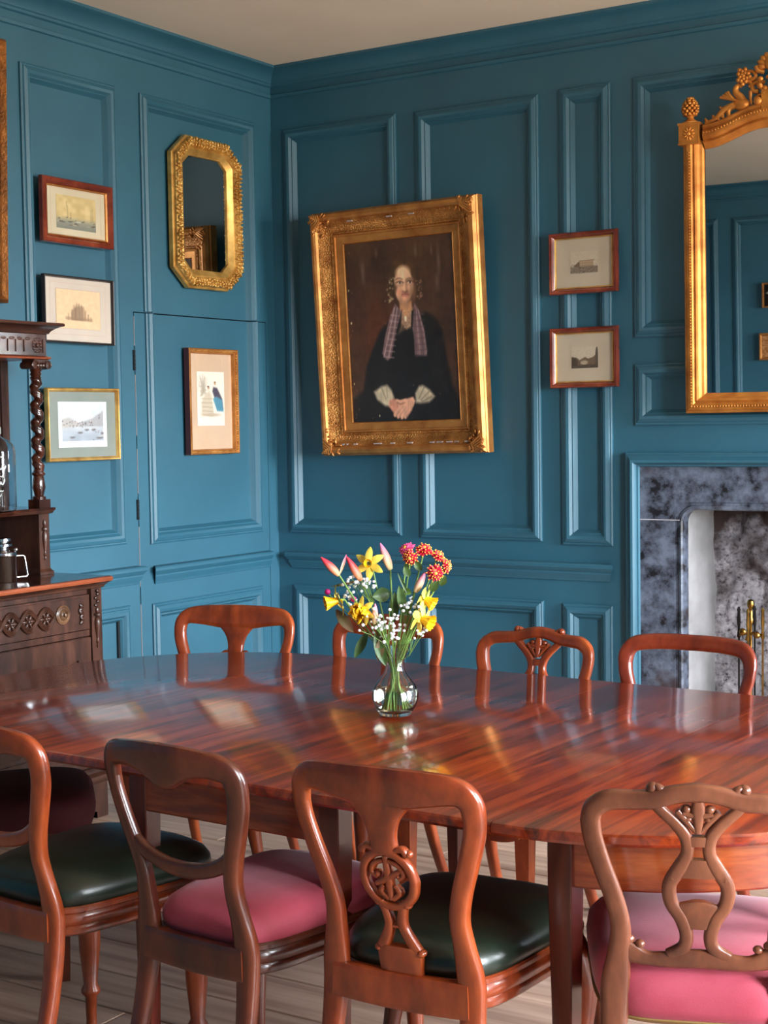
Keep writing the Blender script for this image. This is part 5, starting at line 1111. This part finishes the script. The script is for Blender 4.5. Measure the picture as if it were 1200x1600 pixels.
daffodil((667, 934), (.75, -.35, -.45), 'daffodil at the right, behind the lowest one', -.03, .042, (.010, .019, .026), rotp=.2)
daffodil((661, 962), (.72, -.5, -.32), 'lowest daffodil at the right, trumpet turned down', -.055, .042, (.010, .021, .030), rotp=.5)
# chrysanthemums
def mum(c, dep, face, tip, label, r=.021):
    f = flower('chrysanthemum', label, 'flower', 'chrysanthemums in the vase'); C_ = Vector((X(c[0]), dep, Zp(c[1]))); m_ = orient(face); b = MB(); tpb = MB()
    for ring, (n, r_n, up_) in enumerate(((14, r, .0), (11, r*.82, .003), (8, r*.58, .006))):
        for k in range(n):
            rr_ = r_n*random.uniform(.8, 1.12); a = 2*PI*(k+.5*ring+random.uniform(-.25, .25))/n; d = Vector((math.cos(a), math.sin(a), .12+.3*ring+random.uniform(-.12, .12))).normalized(); e = m_ @ d; o_ = orient(e)
            b.ell(tuple(C_+e*rr_*.55+m_ @ Vector((0, 0, up_))), (.0054, .0034, rr_*.48), 6, 4, o_); tpb.ell(tuple(C_+e*rr_*.99+m_ @ Vector((0, 0, up_))), (.0021, .0021, .0026), 6, 3, o_)
    b.build('petals', REDF if tip is TIPY else PINKF, f, 60); tpb.build('petal_tips', tip, f, 60)
    MB().ell(tuple(C_+m_ @ Vector((0, 0, .010))), (.006, .006, .006), 8, 5).build('centre', TIPY, f, 60)
    S_ = stem_pts(C_.x*.85, C_.y, C_.z-.045); S_.append(C_); MB().tube(S_, .0022, 7).build('stem', STEM, f, 60)
    leaf(f, (C_.x*.9, C_.y, C_.z-.05), (C_.x*.9+random.uniform(-.02, .03), C_.y-.01, C_.z-.022), .010)
mum((640, 858), -.01, (-.5, -.5, .6), PINKF, 'pinkest chrysanthemum, left of its cluster', .021)
mum((645, 868), -.03, (-.3, -.8, -.1), TIPY, 'red chrysanthemum with yellow tips, low left of the cluster', .020)
mum((666, 860), -.01, (.1, -.5, .8), TIPY, 'red chrysanthemum with yellow tips, top of the cluster', .023)
mum((687, 870), .0, (.5, -.4, .6), TIPY, 'red chrysanthemum with yellow tips, upper right of the cluster', .020)
mum((682, 891), -.04, (.1, -.9, -.2), TIPY, 'red chrysanthemum with yellow tips, lowest of the cluster', .024)
mum((699, 884), -.01, (.8, -.4, .1), TIPY, 'red chrysanthemum with yellow tips, furthest right', .018)
# baby's breath
def gyp(c, spread, n, dep, label):
    f = flower('gypsophila_sprig', label, 'flower', 'sprigs of small white blossom in the vase'); C_ = Vector((X(c[0]), dep, Zp(c[1]))); b = MB(); st = MB(); fk = Vector((C_.x*.6, dep*.8, C_.z-.06))
    for k in range(n):
        q = C_+Vector((random.gauss(0, spread[0]), random.gauss(0, .018), random.gauss(0, spread[1]))); r = random.uniform(.0034, .0055)
        b.ell(tuple(q), (r, r, r*.85), 7, 5)
        if k % 2 == 0: st.tube([tuple(fk+(q-fk)*.15), tuple(fk+(q-fk)*.6+Vector((0, 0, .004))), tuple(q)], .0008, 5)
    S_ = stem_pts(fk.x, fk.y, fk.z); S_.append(fk+(C_-fk)*.3); st.tube(S_, .0013, 6); st.build('stems', STEM, f, 60); b.build('blossoms', WHITEF, f, 60, stuff=True)
gyp((567, 908), (.022, .010), 30, .0, 'white blossom sprig under the star-shaped daffodil')
gyp((548, 932), (.014, .014), 16, .01, 'white blossom sprig at the left, behind the magenta bud')
gyp((600, 966), (.030, .014), 44, -.07, 'widest white blossom sprig, at the centre front')
gyp((615, 986), (.022, .012), 20, -.05, 'white blossom sprig at the rim of the vase')
gyp((645, 942), (.016, .014), 20, -.04, 'white blossom sprig right of the dark leaves')
gyp((655, 984), (.022, .010), 12, -.05, 'sparse white blossom sprig low at the right')
